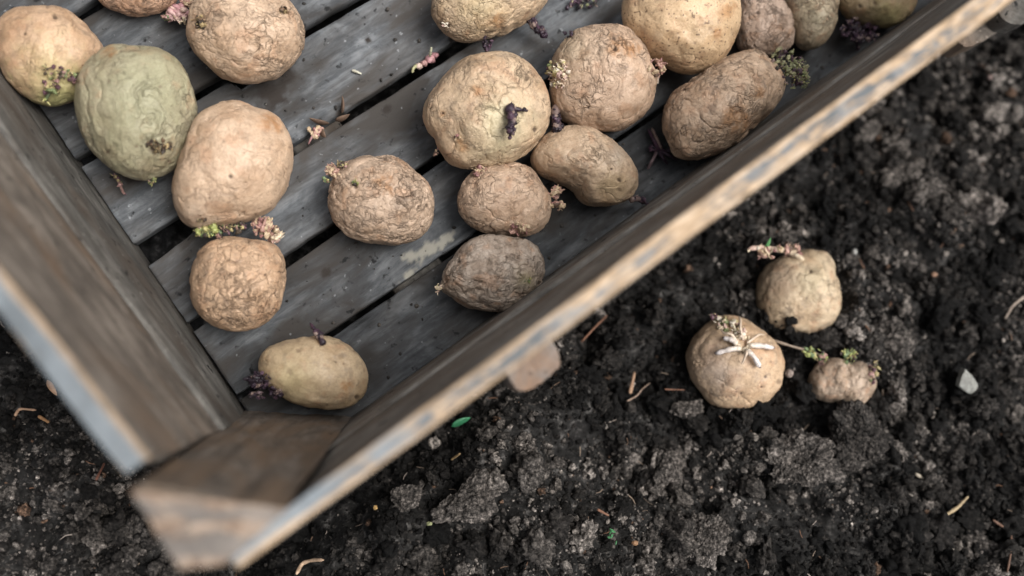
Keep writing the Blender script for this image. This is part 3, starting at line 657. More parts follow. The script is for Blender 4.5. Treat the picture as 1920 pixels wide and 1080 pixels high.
p3 = potato([(323, 352), (333, 315), (348, 278), (356, 252), (370, 226), (393, 207), (418, 194), (444, 192), (467, 198), (481, 205), (504, 211), (530, 230), (544, 255), (549, 289), (544, 326), (530, 363), (511, 389), (493, 400), (470, 411), (440, 416), (405, 420), (377, 428), (361, 427), (344, 417), (332, 399), (325, 378)], c0, PINK,
    'largest pinkish tan potato, tall and smooth, standing above a clump of green sprouts', 103, wr=.6, fine=.6, an=.3, eyes=[(432, 331, 6)], rust=[(500, 228, 16), (520, 240, 12)], hk=.86, grime=.2, green=[(370, 415, 30, .4, GREY)])
p4 = potato([(945, 190), (950, 120), (975, 40), (1010, -20), (1080, -75), (1200, -95), (1320, -75), (1410, -35), (1480, 30), (1520, 90), (1545, 180), (1530, 250), (1490, 310), (1440, 350), (1400, 385), (1330, 400), (1240, 412), (1180, 405), (1110, 370), (1040, 310), (985, 260)], c1, PINK,
    'pinkish wrinkled potato at the top with brown eyes at both shoulders', 104, wr=.8, fine=1.1, an=-.1, eyes=[(378, 50, 7), (532, 20, 9)], grime=.25)
p5 = potato([(480, -50), (495, 0), (530, 30), (590, 55), (670, 66), (760, 60), (830, 40), (880, 15), (905, -30), (900, -100), (800, -160), (680, -170), (570, -130), (500, -80)], c1, (.51, .325, .22),
    'reddish potato cut by the top edge with a fat pink bud at its side', 105, wr=.8, an=0)
p6 = potato([(250, 420), (260, 330), (290, 250), (340, 200), (400, 170), (470, 168), (540, 180), (610, 188), (660, 205), (690, 240), (705, 300), (705, 380), (695, 450), (670, 520), (640, 560), (580, 600), (500, 618), (420, 612), (350, 585), (300, 550), (265, 490)], c7, OCH,
    'rounded square orange brown potato beneath the clump of green and pink sprouts', 106, wr=1.1, fine=1.3, an=.5, eyes=[(498, 515, 4)], anr=1.3)
p7 = potato([(580, 800), (585, 740), (620, 700), (680, 675), (750, 660), (820, 648), (880, 643), (940, 650), (1000, 680), (1050, 720), (1090, 780), (1108, 840), (1100, 900), (1070, 950), (1020, 985), (950, 995), (860, 990), (780, 975), (700, 940), (650, 910), (600, 860)], c7, (.46, .35, .225),
    'smooth yellowish oval potato lying alone by the crate corner post', 107, wr=.35, fine=.35, hk=.88, green=[(545, 715, 40, .6, (.50, .42, .24))], an=.2, eyes=[(670, 745, 7)], rust=[(650, 725, 14)], dents=[(625, 668, 22, .0016)])
p8 = potato([(137, 430), (140, 370), (170, 310), (220, 260), (290, 238), (360, 240), (420, 232), (470, 245), (520, 285), (570, 330), (605, 380), (622, 450), (615, 520), (590, 570), (550, 605), (490, 625), (430, 632), (360, 622), (280, 612), (210, 580), (165, 530), (145, 480)], c2, (.48, .355, .26),
    'round brown shrivelled potato standing apart in the middle of the slats', 108, wr=1.1, fine=1.4, an=.15, anr=2.0, rust=[(722, 345, 18)], eyes=[(667, 350, 5)], spots=.2)
p9 = potato([(36, 570), (45, 520), (90, 450), (140, 390), (200, 330), (270, 295), (350, 278), (430, 275), (510, 290), (570, 330), (620, 390), (655, 450), (675, 520), (678, 600), (650, 680), (600, 740), (530, 795), (450, 835), (350, 848), (270, 848), (200, 830), (150, 790), (115, 740), (95, 690), (60, 660), (42, 620)], c3, BUFF,
    'big yellowish buff potato with a dark purple shoot on its face', 109, wr=.8, fine=1.0, an=1.4, green=[(945, 225, 45, .7, (.53, .47, .30)), (930, 260, 50, .4, (.5, .45, .29))], rust=[(893, 170, 13), (865, 272, 13), (829, 213, 6)], eyes=[(1003, 243, 6), (830, 212, 4)])
p10 = potato([(727, 430), (740, 380), (780, 320), (840, 280), (900, 262), (970, 258), (1030, 270), (1080, 300), (1110, 350), (1150, 410), (1158, 470), (1145, 530), (1110, 570), (1050, 594), (970, 592), (900, 583), (830, 566), (770, 530), (735, 480)], c2, (.49, .355, .255),
    'small brown wrinkled potato with pink buds at top, side and bottom', 110, wr=1.1, fine=1.3, an=.15, anr=2.2)
p11 = potato([(655, 820), (670, 760), (700, 710), (740, 660), (780, 618), (830, 596), (900, 592), (980, 600), (1060, 620), (1100, 650), (1125, 700), (1130, 750), (1115, 810), (1080, 870), (1030, 910), (960, 937), (900, 940), (830, 930), (760, 905), (700, 870), (665, 850)], c2, GREY,
    'greyish dusty potato with deep folds touching the right side board', 111, wr=1.3, fine=1.3, an=.25, green=[(985, 525, 18, .5, (.24, .21, .09))], grime=.6, eyes=[(860, 490, 4)], anr=1.5)
p12 = potato([(580, 800), (600, 750), (640, 700), (700, 660), (770, 648), (850, 655), (920, 680), (990, 720), (1040, 770), (1090, 830), (1120, 890), (1120, 950), (1090, 1000), (1030, 1030), (950, 1035), (880, 1030), (850, 1005), (820, 960), (770, 930), (700, 900), (640, 880), (600, 850)], c3, (.50, .37, .255),
    'kidney shaped tan potato lying diagonally beside the small brown one', 112, wr=.7, fine=.9, an=-.6, eyes=[(1162, 338, 7), (1147, 317, 4)], green=[(1160, 290, 22, .5, (.30, .27, .23)), (1150, 350, 30, .4, (.5, .38, .2))], hk=.92)
p13 = potato([(690, 480), (682, 420), (690, 350), (700, 280), (730, 225), (780, 175), (850, 148), (930, 138), (1010, 140), (1080, 165), (1130, 205), (1165, 270), (1180, 340), (1210, 400), (1208, 480), (1180, 550), (1120, 610), (1050, 650), (970, 662), (900, 655), (820, 635), (760, 600), (710, 560)], c3, (.52, .375, .27),
    'round tan potato with an orange patch on top and clusters on both flanks', 113, wr=.8, fine=.9, an=1.3, rust=[(1165, 88, 22), (1185, 95, 12)], eyes=[(1152, 71, 8), (1155, 92, 6), (1103, 202, 5)], green=[(1070, 90, 40, .35, (.36, .33, .22))])
p14 = potato([(1047, 60), (1060, 120), (1100, 190), (1150, 240), (1220, 285), (1290, 320), (1360, 355), (1430, 358), (1500, 335), (1560, 290), (1600, 220), (1625, 130), (1630, 60), (1615, 0), (1560, -80), (1450, -120), (1300, -125), (1170, -100), (1080, -50), (1047, 0)], c3, (.60, .43, .265),
    'big pale golden potato speckled with tiny dark dots', 114, lift=.006, wr=.3, fine=.4, spots=.75, rust=[(1362, 22, 16), (1345, 60, 10)], dents=[(1290, 55, 22, .002)], grime=.2)
p15 = potato([(1300, 146), (1322, 132), (1344, 119), (1374, 106), (1404, 100), (1426, 107), (1448, 126), (1463, 148), (1465, 167), (1459, 189), (1444, 211), (1422, 230), (1400, 250), (1389, 261), (1367, 276), (1337, 289), (1307, 297), (1290, 298), (1272, 290), (1260, 270), (1250, 245), (1246, 215), (1251, 191), (1264, 170), (1285, 157)], c0, (.52, .38, .27),
    'long brown creased potato against the right board with a leafy green sprout', 115, wr=1.1, fine=1.0, an=.55, rust=[(1422, 172, 14), (1380, 225, 30)], grime=.5, hk=.9, anr=1.3)
p16 = potato([(1487, 70), (1483, 88), (1465, 98), (1435, 102), (1405, 98), (1388, 88), (1384, 65), (1383, 25), (1392, -8), (1420, -20), (1450, -8), (1472, 20)], c0, (.46, .345, .27),
    'dull pinkish potato half hidden behind the pale golden one', 116, wr=1.0, fine=1.0, hk=.8, an=1.2, eyes=[(1421, 24, 5)])
p17 = potato([(1566, 0), (1565, 30), (1559, 56), (1548, 78), (1533, 89), (1515, 91), (1500, 80), (1491, 56), (1480, 22), (1476, -8), (1490, -40), (1525, -50), (1555, -30)], c0, (.44, .36, .25),
    'small greyish yellow potato second from the right at the top edge', 117, wr=.7, fine=.9, green=[(1530, 30, 25, .4, (.38, .35, .24))], hk=.9)
p18 = potato([(1573, 0), (1584, 18), (1596, 29), (1616, 36), (1642, 43), (1664, 48), (1682, 45), (1700, 33), (1711, 16), (1715, 0), (1710, -25), (1685, -50), (1645, -60), (1605, -50), (1580, -25)], c0, (.36, .27, .16),
    'brown and green potato in the top right corner of the crate', 118, wr=.5, fine=.6, green=[(1670, 35, 28, .7, (.42, .38, .18)), (1640, 15, 22, .4, (.16, .14, .07))], eyes=[(1612, 12, 5)], hk=.8)
p19 = potato([(78, 20), (80, 70), (110, 120), (150, 160), (210, 195), (280, 205), (350, 190), (420, 165), (500, 130), (570, 100), (630, 50), (670, 0), (680, -50), (640, -110), (540, -140), (400, -150), (250, -130), (150, -90), (95, -35)], c3, BUFF,
    'yellowish potato cut by the top edge with purple shoots beneath it', 119, wr=.8, fine=.9, an=.4, rust=[(935, 38, 14)], eyes=[(840, 48, 6), (792, 40, 4)], green=[(900, 10, 50, .4, (.52, .44, .24))])
SG = 'potatoes lying on the bare soil'
zs = lambda px, py: float(soil_macro(*at(px, py, -.055)[:2]))
p20 = potato([(245, 700), (270, 640), (310, 590), (370, 540), (430, 515), (500, 530), (570, 565), (640, 620), (690, 680), (715, 740), (715, 810), (700, 880), (660, 930), (600, 975), (540, 992), (460, 985), (370, 965), (320, 900), (270, 840), (245, 770)], c6, (.50, .36, .235),
    'tan potato on the soil with white roots sprouting from its top', 120, z0=zs(1380, 700) - .015, wr=.6, fine=.8, eyes=[(1436, 707, 5), (1428, 726, 4), (1390, 738, 4)], green=[(1330, 670, 48, .6, (.25, .19, .15)), (1350, 700, 30, .5, (.24, .21, .19))], group=SG, spots=.3)  # dark tints at upper left: soil dirt plus painted shade of the crate
p21 = potato([(600, 420), (610, 340), (640, 270), (700, 230), (780, 200), (850, 185), (920, 195), (955, 240), (970, 310), (990, 380), (997, 460), (980, 530), (940, 580), (880, 608), (800, 612), (720, 600), (660, 570), (615, 510)], c6, (.50, .39, .265),
    'pale upright potato on the soil with a green blade at its tip', 121, z0=zs(1497, 548) - .015, wr=.8, fine=.8, an=.2, eyes=[(1520, 509, 5)], green=[(1520, 530, 30, .4, (.46, .42, .27)), (1460, 525, 40, .6, (.25, .185, .14))], group=SG)  # the dark tint on its left is dirt and crate shade painted together
p22 = potato([(860, 860), (880, 800), (920, 750), (990, 735), (1050, 755), (1110, 750), (1160, 790), (1185, 850), (1175, 910), (1140, 960), (1080, 1000), (1030, 975), (1000, 945), (920, 945), (880, 920)], c6, (.42, .325, .245),
    'smallest shrivelled potato on the soil with a crown of tiny green shoots', 122, z0=zs(1578, 722) - .012, wr=1.8, fine=.8, an=1.0, group=SG, anr=2.2, dents=[(1590, 700, 12, .003)])

# ------------------------------------------------------------------ sprouts
PAL = dict(
    green=[((.28, .31, .11), 3), ((.40, .37, .16), 3), ((.13, .18, .085), 2), ((.28, .17, .14), 1), ((.05, .04, .035), 2)],
    mixed=[((.42, .36, .18), 3), ((.18, .22, .10), 2), ((.33, .20, .18), 2), ((.11, .055, .07), 2), ((.07, .055, .04), 2)],
    pink=[((.44, .27, .22), 4), ((.46, .35, .23), 3), ((.27, .14, .13), 2), ((.52, .41, .28), 2), ((.12, .08, .06), 1)],
    bud=[((.46, .29, .28), 4), ((.40, .22, .23), 2), ((.50, .36, .31), 2)],
    purple=[((.035, .021, .034), 4), ((.075, .040, .062), 2), ((.02, .014, .02), 2), ((.22, .16, .14), 1), ((.12, .085, .09), 1)],
    brown=[((.16, .10, .06), 2), ((.04, .028, .02), 4), ((.38, .29, .15), 2)],
    pale=[((.60, .50, .36), 3), ((.50, .35, .30), 2), ((.55, .50, .26), 1), ((.66, .60, .50), 2)],
    leafy=[((.20, .21, .11), 3), ((.34, .33, .19), 2), ((.075, .045, .06), 3), ((.26, .19, .16), 1), ((.04, .035, .03), 1)])
class Bag:
    def __init__(s): s.V, s.F, s.C, s.n = [], [], [], 0
    def add(s, V, F, col):
        s.V.append(V); s.F.append(F + s.n); s.C.append(np.broadcast_to(np.asarray(col, float), (len(V), 3))); s.n += len(V)
    def lump(s, P, r, col, stretch=None, amp=.25, lvl=2):
        V, F = ico(lvl); g = rng.uniform(0, 50, 3); W = V * (1 + 1.5 * amp * noise(V * 1.9 + g, 4) + 1.1 * amp * noise(V * 4.2 + g, 6))[:, None] * r * rng.uniform(.75, 1.2, 3)
        if stretch is not None:
            a, k = stretch; W = W + np.outer(W @ a, a) * (k - 1)
        c = np.asarray(col) * (1 + .25 * noise(V * 2 + g, 9))[:, None]
        s.add(W + P, F, np.clip(c, 0, 1))
    def leaf(s, P, d, L, wd, col, curl=.3, side=None):
        """a small thick pointed leaflet"""
        d = d / np.linalg.norm(d); a = np.cross(d, rng.normal(size=3)); a = np.cross([0, 0, 1.], d) if side else a; a /= np.linalg.norm(a); b = np.cross(d, a)
        V, F = ico(2); t = (V[:, 0] + 1) / 2; wid = np.sin(np.clip(t, 0, 1) * math.pi) ** .6 * (1 - .45 * t)
        rr_ = np.maximum(np.hypot(V[:, 1], V[:, 2]), 1e-6)
        W = np.outer(t * L, d) + np.outer(V[:, 1] / rr_ * wid * wd * np.minimum(rr_ * 1.5, 1), a) + np.outer(V[:, 2] / rr_ * wid * wd * .4 * np.minimum(rr_ * 1.5, 1) + curl * L * t * t, b)
        s.add(W + P, F, np.clip(np.asarray(col) * (.75 + .5 * t)[:, None], 0, 1))
    def tube(s, pts, r0, r1, col, m=8, col2=None):
        pts = np.asarray(pts, float); n = 14; k = np.linspace(0, len(pts) - 1, n); i = np.minimum(k.astype(int), len(pts) - 2); f = (k - i)[:, None]
        c = pts[i] * (1 - f) + pts[i + 1] * f
        for _ in range(2): c[1:-1] = (c[:-2] + 2 * c[1:-1] + c[2:]) / 4
        T = np.gradient(c, axis=0); T /= np.linalg.norm(T, axis=1)[:, None]; A = np.cross(T, [.31, .2, .93]); A /= np.linalg.norm(A, axis=1)[:, None]; B = np.cross(T, A)
        r = np.linspace(r0, r1, n) * (1 + .15 * rng.normal(size=n).clip(-1, 1)); r[-1] *= .35; r[0] *= .6; th = np.linspace(0, 2 * math.pi, m, endpoint=False)
        W = c[:, None] + r[:, None, None] * (np.cos(th)[None, :, None] * A[:, None] + np.sin(th)[None, :, None] * B[:, None])
        ii = np.arange(n * m).reshape(n, m); jj = np.roll(ii, -1, 1)
        F = np.concatenate([np.stack([ii[:-1], jj[:-1], jj[1:]], -1).reshape(-1, 3), np.stack([ii[:-1], jj[1:], ii[1:]], -1).reshape(-1, 3)])
        e = [(0, k2 + 1, k2) for k2 in range(1, m - 1)] + [((n - 1) * m, (n - 1) * m + k2, (n - 1) * m + k2 + 1) for k2 in range(1, m - 1)]
        cc = np.repeat(np.linspace(0, 1, n), m)[:, None]; cl = np.asarray(col) * (1 - cc) + np.asarray(col2 if col2 is not None else col) * cc
        s.add(W.reshape(-1, 3), np.concatenate([F, np.array(e)]), cl)
    def build(s, name, mat, parent=None): return mesh_obj(name, np.concatenate(s.V), np.concatenate(s.F), mat, parent, col=np.concatenate(s.C))
PX = .325e-3
def pick(pal): c, wts = zip(*PAL[pal]); return np.array(c[rng.choice(len(c), p=np.array(wts) / sum(wts))])
def sprout(info, px, py, rx, ry, pal, n=16, size=5.0, leaves=.6, rot=0.0, height=1.0, label=None, tip=None):
    """a knobbly clump of young shoots on a patch of the potato; sizes in photo pixels at floor scale"""
    B = Bag(); c, s_ = math.cos(rot), math.sin(rot)
    n = int(n * 1.5); leaves = leaves * 1.4 + .25
    for k in range(n):
        a, q_ = rng.uniform(0, 2 * math.pi), math.sqrt(rng.uniform(0, 1)) * 1.08; x, y = q_ * math.cos(a) * rx, q_ * math.sin(a) * ry
        P, nn, out = surf(info, px + c * x - s_ * y, py + s_ * x + c * y)
        r = size * PX * rng.uniform(.55, 1.15) * (1.1 - .5 * q_); hgt = height * size * PX * (1 - .7 * q_) * rng.uniform(.1, 1.3)
        dirn = nn + rng.normal(size=3) * .45 + np.array([0, 0, .35]); dirn /= np.linalg.norm(dirn)
        P = P + nn * hgt + (np.array([0, 0, rng.uniform(-1, 1) * size * PX]) if out else 0)
        if rng.uniform() < .5:
            cb = pick(pal); B.tube([P - dirn * r, P + dirn * r * .6, P + dirn * r * rng.uniform(1.6, 2.8) + rng.normal(size=3) * r * .4], r * .62, r * .3, cb, m=7, col2=cb * .6 + .4 * pick(pal))
        else: B.lump(P, r * 1.15, pick(pal), (dirn, rng.uniform(1, 2.1)), amp=.32)
        for _ in range(rng.poisson(leaves * 2)):
            d2 = dirn + rng.normal(size=3) * .8; d2 /= np.linalg.norm(d2)
            B.leaf(P + d2 * r * .6, d2, r * rng.uniform(1.0, 2.3), r * .46, (pick(tip) if tip else pick(pal)) * 1.15)
    o = B.build('sprout', M['sprout'], info['ob']); recentre_child(o)
    if label: o['label'] = label
    return o
def recentre_child(o): pass
def shoot(info, pxs, r0, r1, pal, n=3, leaves=8, z=None, zs_=None, leaf_len=6, label=None, name='sprout', knob=True):
    """a stubby shoot drawn through photo points, with scale leaves"""
    B = Bag(); pts = []
    for k, (x, y) in enumerate(pxs):
        if zs_ is not None: P = at(x, y, zs_[k])
        else:
            P, nn, out = surf(info, x, y); P = P + nn * r0 * PX * (.3 + 1.0 * k)
        pts.append(P)
    B.tube(pts, r0 * PX, r1 * PX, pick(pal), col2=pick(pal))
    for k in range(leaves):
        t = rng.uniform(.1, 1) * (len(pts) - 1); i = min(int(t), len(pts) - 2); P = pts[i] + (pts[i + 1] - pts[i]) * (t - i)
        d = rng.normal(size=3) + np.array([0, 0, .5]); d /= np.linalg.norm(d)
        if knob: B.lump(P + d * r0 * PX * .7, r0 * PX * rng.uniform(.35, .7), pick(pal))
        B.leaf(P + d * r0 * PX * .5, d, leaf_len * PX * rng.uniform(.6, 1.3), leaf_len * PX * .22, pick(pal))
    o = B.build(name, M['sprout'], info['ob'] if info else None)
    if label: o['label'] = label
    return o

# orange tan potato, left edge
sprout(p1, 108, 135, 26, 10, 'mixed', 20, 5, .7, .15); sprout(p1, 96, 160, 16, 16, 'mixed', 12, 5, .7); sprout(p1, 142, 145, 14, 9, 'mixed', 10, 4.5, .7)
shoot(p1, [(97, 160), (90, 176), (86, 182)], 4, 2, 'green', leaves=6, leaf_len=9)
# green potato
sprout(p2, 298, 274, 22, 13, 'brown', 26, 4.2, .5, .15, .5); shoot(p2, [(214, 328), (222, 338), (232, 364)], 4, 2.5, 'mixed', leaves=10, zs_=[.016, .014, .006], leaf_len=8)
sprout(p2, 286, 338, 7, 4, 'green', 5, 3, .8)
# clump at the top of the rounded square potato
sprout(p6, 396, 430, 24, 17, 'green', 30, 5.5, .8); sprout(p6, 440, 426, 20, 12, 'mixed', 20, 5, .7); sprout(p6, 495, 430, 26, 15, 'pink', 26, 6.5, .45, .35, label='pink knobbly sprout'); sprout(p6, 518, 448, 10, 7, 'pale', 7, 4, .6)
sprout(p3, 378, 408, 9, 5, 'brown', 6, 3.5, .4)
sprout(p4, 374, 42, 13, 12, 'brown', 12, 4.5, .2, .7, .6); sprout(p4, 532, 20, 9, 8, 'brown', 9, 4, .3, 0, .5)
sprout(p5, 328, 25, 20, 8, 'bud', 8, 13, .1, -.2, .5, label='fat pink bud with pale rootlets'); sprout(p5, 308, 31, 6, 4, 'green', 4, 4, .5); shoot(p5, [(344, 32), (347, 46)], 3, 2, 'pale', leaves=3, leaf_len=7, zs_=[.02, .014])
shoot(p5, [(330, 34), (340, 43)], 3, 2, 'pale', leaves=5, leaf_len=9, zs_=[.02, .014]); sprout(p5, 350, 2, 13, 8, 'pink', 10, 6, .4)
sprout(p6, 375, 440, 8, 7, 'green', 6, 4, .9)
shoot(p7, [(608, 648), (600, 640), (592, 632), (583, 626)], 6, 2, 'purple', leaves=14, leaf_len=7)
sprout(p7, 487, 712, 22, 15, 'purple', 26, 5, .7, .4); sprout(p7, 518, 735, 14, 8, 'purple', 14, 4, .7, .5); sprout(p7, 482, 742, 14, 8, 'purple', 9, 3.5, .7)
sprout(p8, 626, 322, 13, 12, 'pink', 16, 5, .5, .5); sprout(p8, 641, 309, 9, 5, 'mixed', 8, 4, .6); sprout(p8, 667, 343, 5, 4, 'green', 5, 3.6, .6); sprout(p8, 614, 338, 5, 7, 'green', 5, 3, .6)
shoot(p9, [(950, 200), (956, 212), (950, 230), (946, 247)], 9, 5, 'purple', leaves=24, leaf_len=8, label='dark purple shoot'); shoot(p9, [(958, 203), (972, 206), (982, 209)], 5, 1.5, 'purple', leaves=6, leaf_len=6)
sprout(p9, 857, 257, 5, 5, 'pink', 5, 3.5, .2); sprout(p9, 819, 285, 3, 6, 'pink', 4, 2.6, .3)
sprout(p10, 899, 318, 10, 9, 'pink', 13, 4.6, .5); sprout(p10, 1038, 360, 9, 13, 'pink', 13, 4.8, .4); sprout(p10, 1044, 385, 12, 8, 'pink', 10, 4.8, .4); sprout(p10, 974, 430, 17, 11, 'pink', 20, 4.8, .5)
sprout(p11, 824, 540, 5, 9, 'pale', 6, 3.2, .4); sprout(p11, 990, 524, 7, 6, 'green', 6, 2.4, .5, 0, .3)
shoot(p12, [(1182, 374), (1196, 372), (1212, 382)], 7, 3, 'purple', leaves=12, leaf_len=8, zs_=[.022, .018, .012])
sprout(p13, 1050, 140, 17, 23, 'pale', 28, 5.2, .6, .2); sprout(p13, 1036, 132, 10, 16, 'mixed', 12, 4.5, .7); sprout(p13, 1230, 128, 14, 15, 'pink', 18, 5.5, .3, label='pink bud with a pale root tip')
shoot(p13, [(1232, 138), (1233, 157)], 3.5, 2, 'pale', leaves=0, zs_=[.03, .026])
shoot(p13, [(1043, 198), (1040, 215), (1044, 232), (1048, 248)], 9, 7, 'purple', leaves=30, leaf_len=7, zs_=[.03, .033, .034, .032], label='dark purple shoot pinched between two potatoes')
sprout(p13, 1066, 64, 8, 6, 'purple', 6, 3.5, .6)
sprout(p15, 1478, 118, 34, 22, 'leafy', 46, 4.2, 1.3, .6, 1.4, tip='leafy', label='leafy green and purple sprout'); sprout(p15, 1492, 145, 22, 26, 'leafy', 36, 4.2, 1.3, 0, 1.2, tip='green')
sprout(p18, 1600, 55, 22, 18, 'purple', 26, 5, 1.0, .6); sprout(p18, 1625, 62, 22, 16, 'purple', 22, 4.5, 1.0, -.4); shoot(p18, [(1600, 60), (1606, 78), (1609, 95)], 4, 2, 'purple', leaves=8, leaf_len=8, zs_=[.02, .014, .008])
shoot(p19, [(985, 30), (1000, 44), (1020, 66)], 9, 4, 'purple', leaves=22, leaf_len=9, zs_=[.022, .018, .012], label='long dark purple shoot'); sprout(p19, 914, 80, 9, 12, 'purple', 14, 3.8, .6); sprout(p19, 836, 47, 4, 4, 'pale', 3, 3.6, .2)
# potatoes on the soil
sprout(p20, 1362, 608, 28, 12, 'mixed', 9, 5, .6, .5); sprout(p20, 1366, 612, 28, 12, 'pale', 12, 6.5, .5, .5); sprout(p20, 1387, 636, 15, 17, 'pale', 14, 6.5, .5, 0)
for a_, b_ in (((1392, 640), (1384, 600)), ((1398, 645), (1428, 632)), ((1382, 644), (1352, 622)), ((1394, 660), (1388, 682))):
    B_ = Bag(); P0, n0, _ = surf(p20, *a_); P1, n1, _ = surf(p20, *b_)
    B_.tube([P0 + n0 * .002, lerp(P0, P1, .4) + n0 * .006 + rng.normal(size=3) * .0018, lerp(P0, P1, .75) + n1 * .005 + rng.normal(size=3) * .0015, P1 + n1 * .003], 3.2 * PX, 1.4 * PX, (.60, .50, .40), col2=(.60, .48, .36)); B_.build('root', M['sprout'], p20['ob'])
for a_, b_ in (((1386, 655), (1344, 664)), ((1380, 648), (1358, 638)), ((1402, 650), (1443, 655)), ((1396, 658), (1419, 688))):
    B_ = Bag(); P0, n0, _ = surf(p20, *a_); P1, n1, _ = surf(p20, *b_)
    B_.tube([P0 + n0 * .003, lerp(P0, P1, .45) + n0 * .0052 + rng.normal(size=3) * .0005, P1 + n1 * .0035], 5.6 * PX, 4.4 * PX, (.60, .53, .44), col2=(.68, .63, .62))
    B_.lump(P1 + n1 * .0035, 2.2 * PX, (.06, .04, .035)); B_.lump(P0 + n0 * .0015, 6 * PX, (.52, .44, .33)); B_.build('root', M['sprout'], p20['ob'])
sprout(p21, 1484, 470, 22, 11, 'pink', 12, 6, .6, .2); sprout(p21, 1440, 477, 18, 7, 'pink', 7, 5, .4)
shoot(p21, [(1505, 488), (1478, 476), (1440, 475), (1420, 480)], 7, 4, 'pale', leaves=10, leaf_len=8)
B_ = Bag(); q0 = at(1434, 474, -.005); B_.leaf(q0, at(1447, 432, .018) - q0, .0190, .0024, (.09, .27, .10), .05, side=True); tag(B_.build('leaf_blade', M['sprout'], p21['ob']), 'thin bright green blade')
sprout(p22, 1530, 665, 22, 9, 'green', 16, 4.5, 1.0, .3); sprout(p22, 1590, 668, 14, 13, 'green', 14, 4.5, 1.0); sprout(p22, 1636, 698, 9, 18, 'mixed', 14, 5, .6); sprout(p22, 1538, 680, 9, 5, 'mixed', 6, 4, .6)
B_ = Bag(); B_.tube([at(1446, 637, -.014), at(1480, 648, -.010), at(1510, 656, -.014), at(1535, 664, -.020)], .0009, .0006, (.28, .22, .17)); B_.build('root', M['sprout'], p22['ob'])

# ------------------------------------------------------------------ loose bits in the crate
def loose(name, label, cat, build, mat='sprout', group=None):
    B = Bag(); build(B); o = B.build(name, M[mat]); P = np.concatenate(B.V).mean(0); recentre(o, P); return tag(o, label, cat, group)
def pinkbit(B):
    for x, y, r, c in ((786, 124, 6, (.55, .42, .36)), (795, 119, 7, (.50, .30, .28)), (806, 110, 8, (.46, .25, .26)), (815, 104, 7, (.42, .22, .24))): B.lump(at(x, y, .002), r * PX, c, amp=.15)
    B.tube([at(806, 105, .006), at(808, 96, .010), at(809, 88, .012)], 3 * PX, 1.5 * PX, (.50, .50, .36)); B.tube([at(782, 122, .003), at(775, 128, .003), at(773, 137, .002)], 3.5 * PX, 2 * PX, (.45, .44, .25))
loose('broken_sprout', 'pink broken off sprout lying across a gap between two slats', 'sprout', pinkbit)
def purplebit(B):
    for a, b in (((1236, 282), (1215, 242)), ((1240, 280), (1222, 240)), ((1242, 284), (1270, 300)), ((1236, 286), (1252, 308)), ((1232, 284), (1214, 318))):
        B.tube([at(*a, .006), at((a[0] + b[0]) / 2, (a[1] + b[1]) / 2, .009), at(*b, .004)], 4 * PX, 2.5 * PX, pick('purple') * 1.3)
    for _ in range(14): B.lump(at(1236 + rng.normal() * 7, 282 + rng.normal() * 6, .006), 5 * PX, pick('purple') * 1.2)
loose('broken_sprout', 'dark purple broken sprout with thin stems between the kidney shaped and the long creased potato', 'sprout', purplebit)
def greenbit(B):
    for k_ in range(20):
        P = at(1096 + rng.normal() * 16, 6 + rng.normal() * 7, .005); pl_ = 'purple' if k_ % 3 else 'leafy'; B.lump(P, 4 * PX, pick(pl_)); B.leaf(P, rng.normal(size=3), 9 * PX, 2.2 * PX, pick(pl_))
loose('broken_sprout', 'dark leafy sprout scrap lying on the slats at the top edge', 'sprout', greenbit)
def dryleaf(B):
    for x, y, L in ((640, 214, 34), (618, 232, 40), (600, 240, 28), (628, 226, 30)):
        d = rng.normal(size=3) * np.array([1, 1, .4]) + np.array([.6, .4, .2]); B.leaf(at(x, y, .001), d, L * PX, 10 * PX, (.13, .085, .06), .25)
loose('dry_leaf', 'curled brown dry leaf caught in the gap left of the big buff potato', 'leaf', dryleaf, 'debris')
def pinkcrumb(B):
    for _ in range(16): B.lump(at(592 + rng.normal() * 6, 249 + rng.normal() * 5, .004), 4 * PX, pick('pink'))
    B.tube([at(588, 252, .004), at(582, 262, .004), at(578, 271, .002)], 2.5 * PX, 1.5 * PX, (.36, .2, .2))
loose('broken_sprout', 'tiny pink sprout crumb in the slat gap beside the dry leaf', 'sprout', pinkcrumb)
def splinter(a, b, w_, col, z=.001):
    def f(B): B.tube([at(*a, z), at((a[0] + b[0]) / 2, (a[1] + b[1]) / 2 - 1, z + .0006), at(*b, z)], w_ * PX, w_ * .6 * PX, col)
    return f
loose('wood_splinter', 'pale wood splinter on the slat above the pink broken sprout', 'splinter', splinter((660, 132), (678, 139), 3.0, (.50, .49, .40)), 'debris')

B = Bag(); V_, F_ = ico(1)
for _ in range(1500):
    u_, v_ = rng.uniform(.0, .46), rng.uniform(.002, .30); k_ = 3.0 * abs(noise(np.array([u_ * 26, v_ * 26, 3.3]), 5))
    if rng.uniform() > .25 + .75 * k_: continue
    if u_ < LEFT_FLOOR(v_) + .002: continue
    gd = min(abs(float(g_(u_)) - v_) for g_, w_ in allg)
    if gd < .0045: continue
    r = .0002 + .0011 * rng.uniform() ** 4; c_ = [(.02, .018, .016), (.03, .027, .024), (.06, .053, .046), (.13, .125, .115)][rng.choice(4, p=[.5, .32, .15, .03])]
    B.add(V_ * (1 + .4 * noise(V_ * 1.7 + rng.uniform(0, 50, 3), 2))[:, None] * r * rng.uniform(.6, 1.3, 3) * np.array([1, 1, .7]) + XY(u_, v_, r * .35), F_, c_)
tag(B.build('soil_specks', M['debris']), 'specks of dry soil scattered over the floor slats', 'soil', kind='stuff')

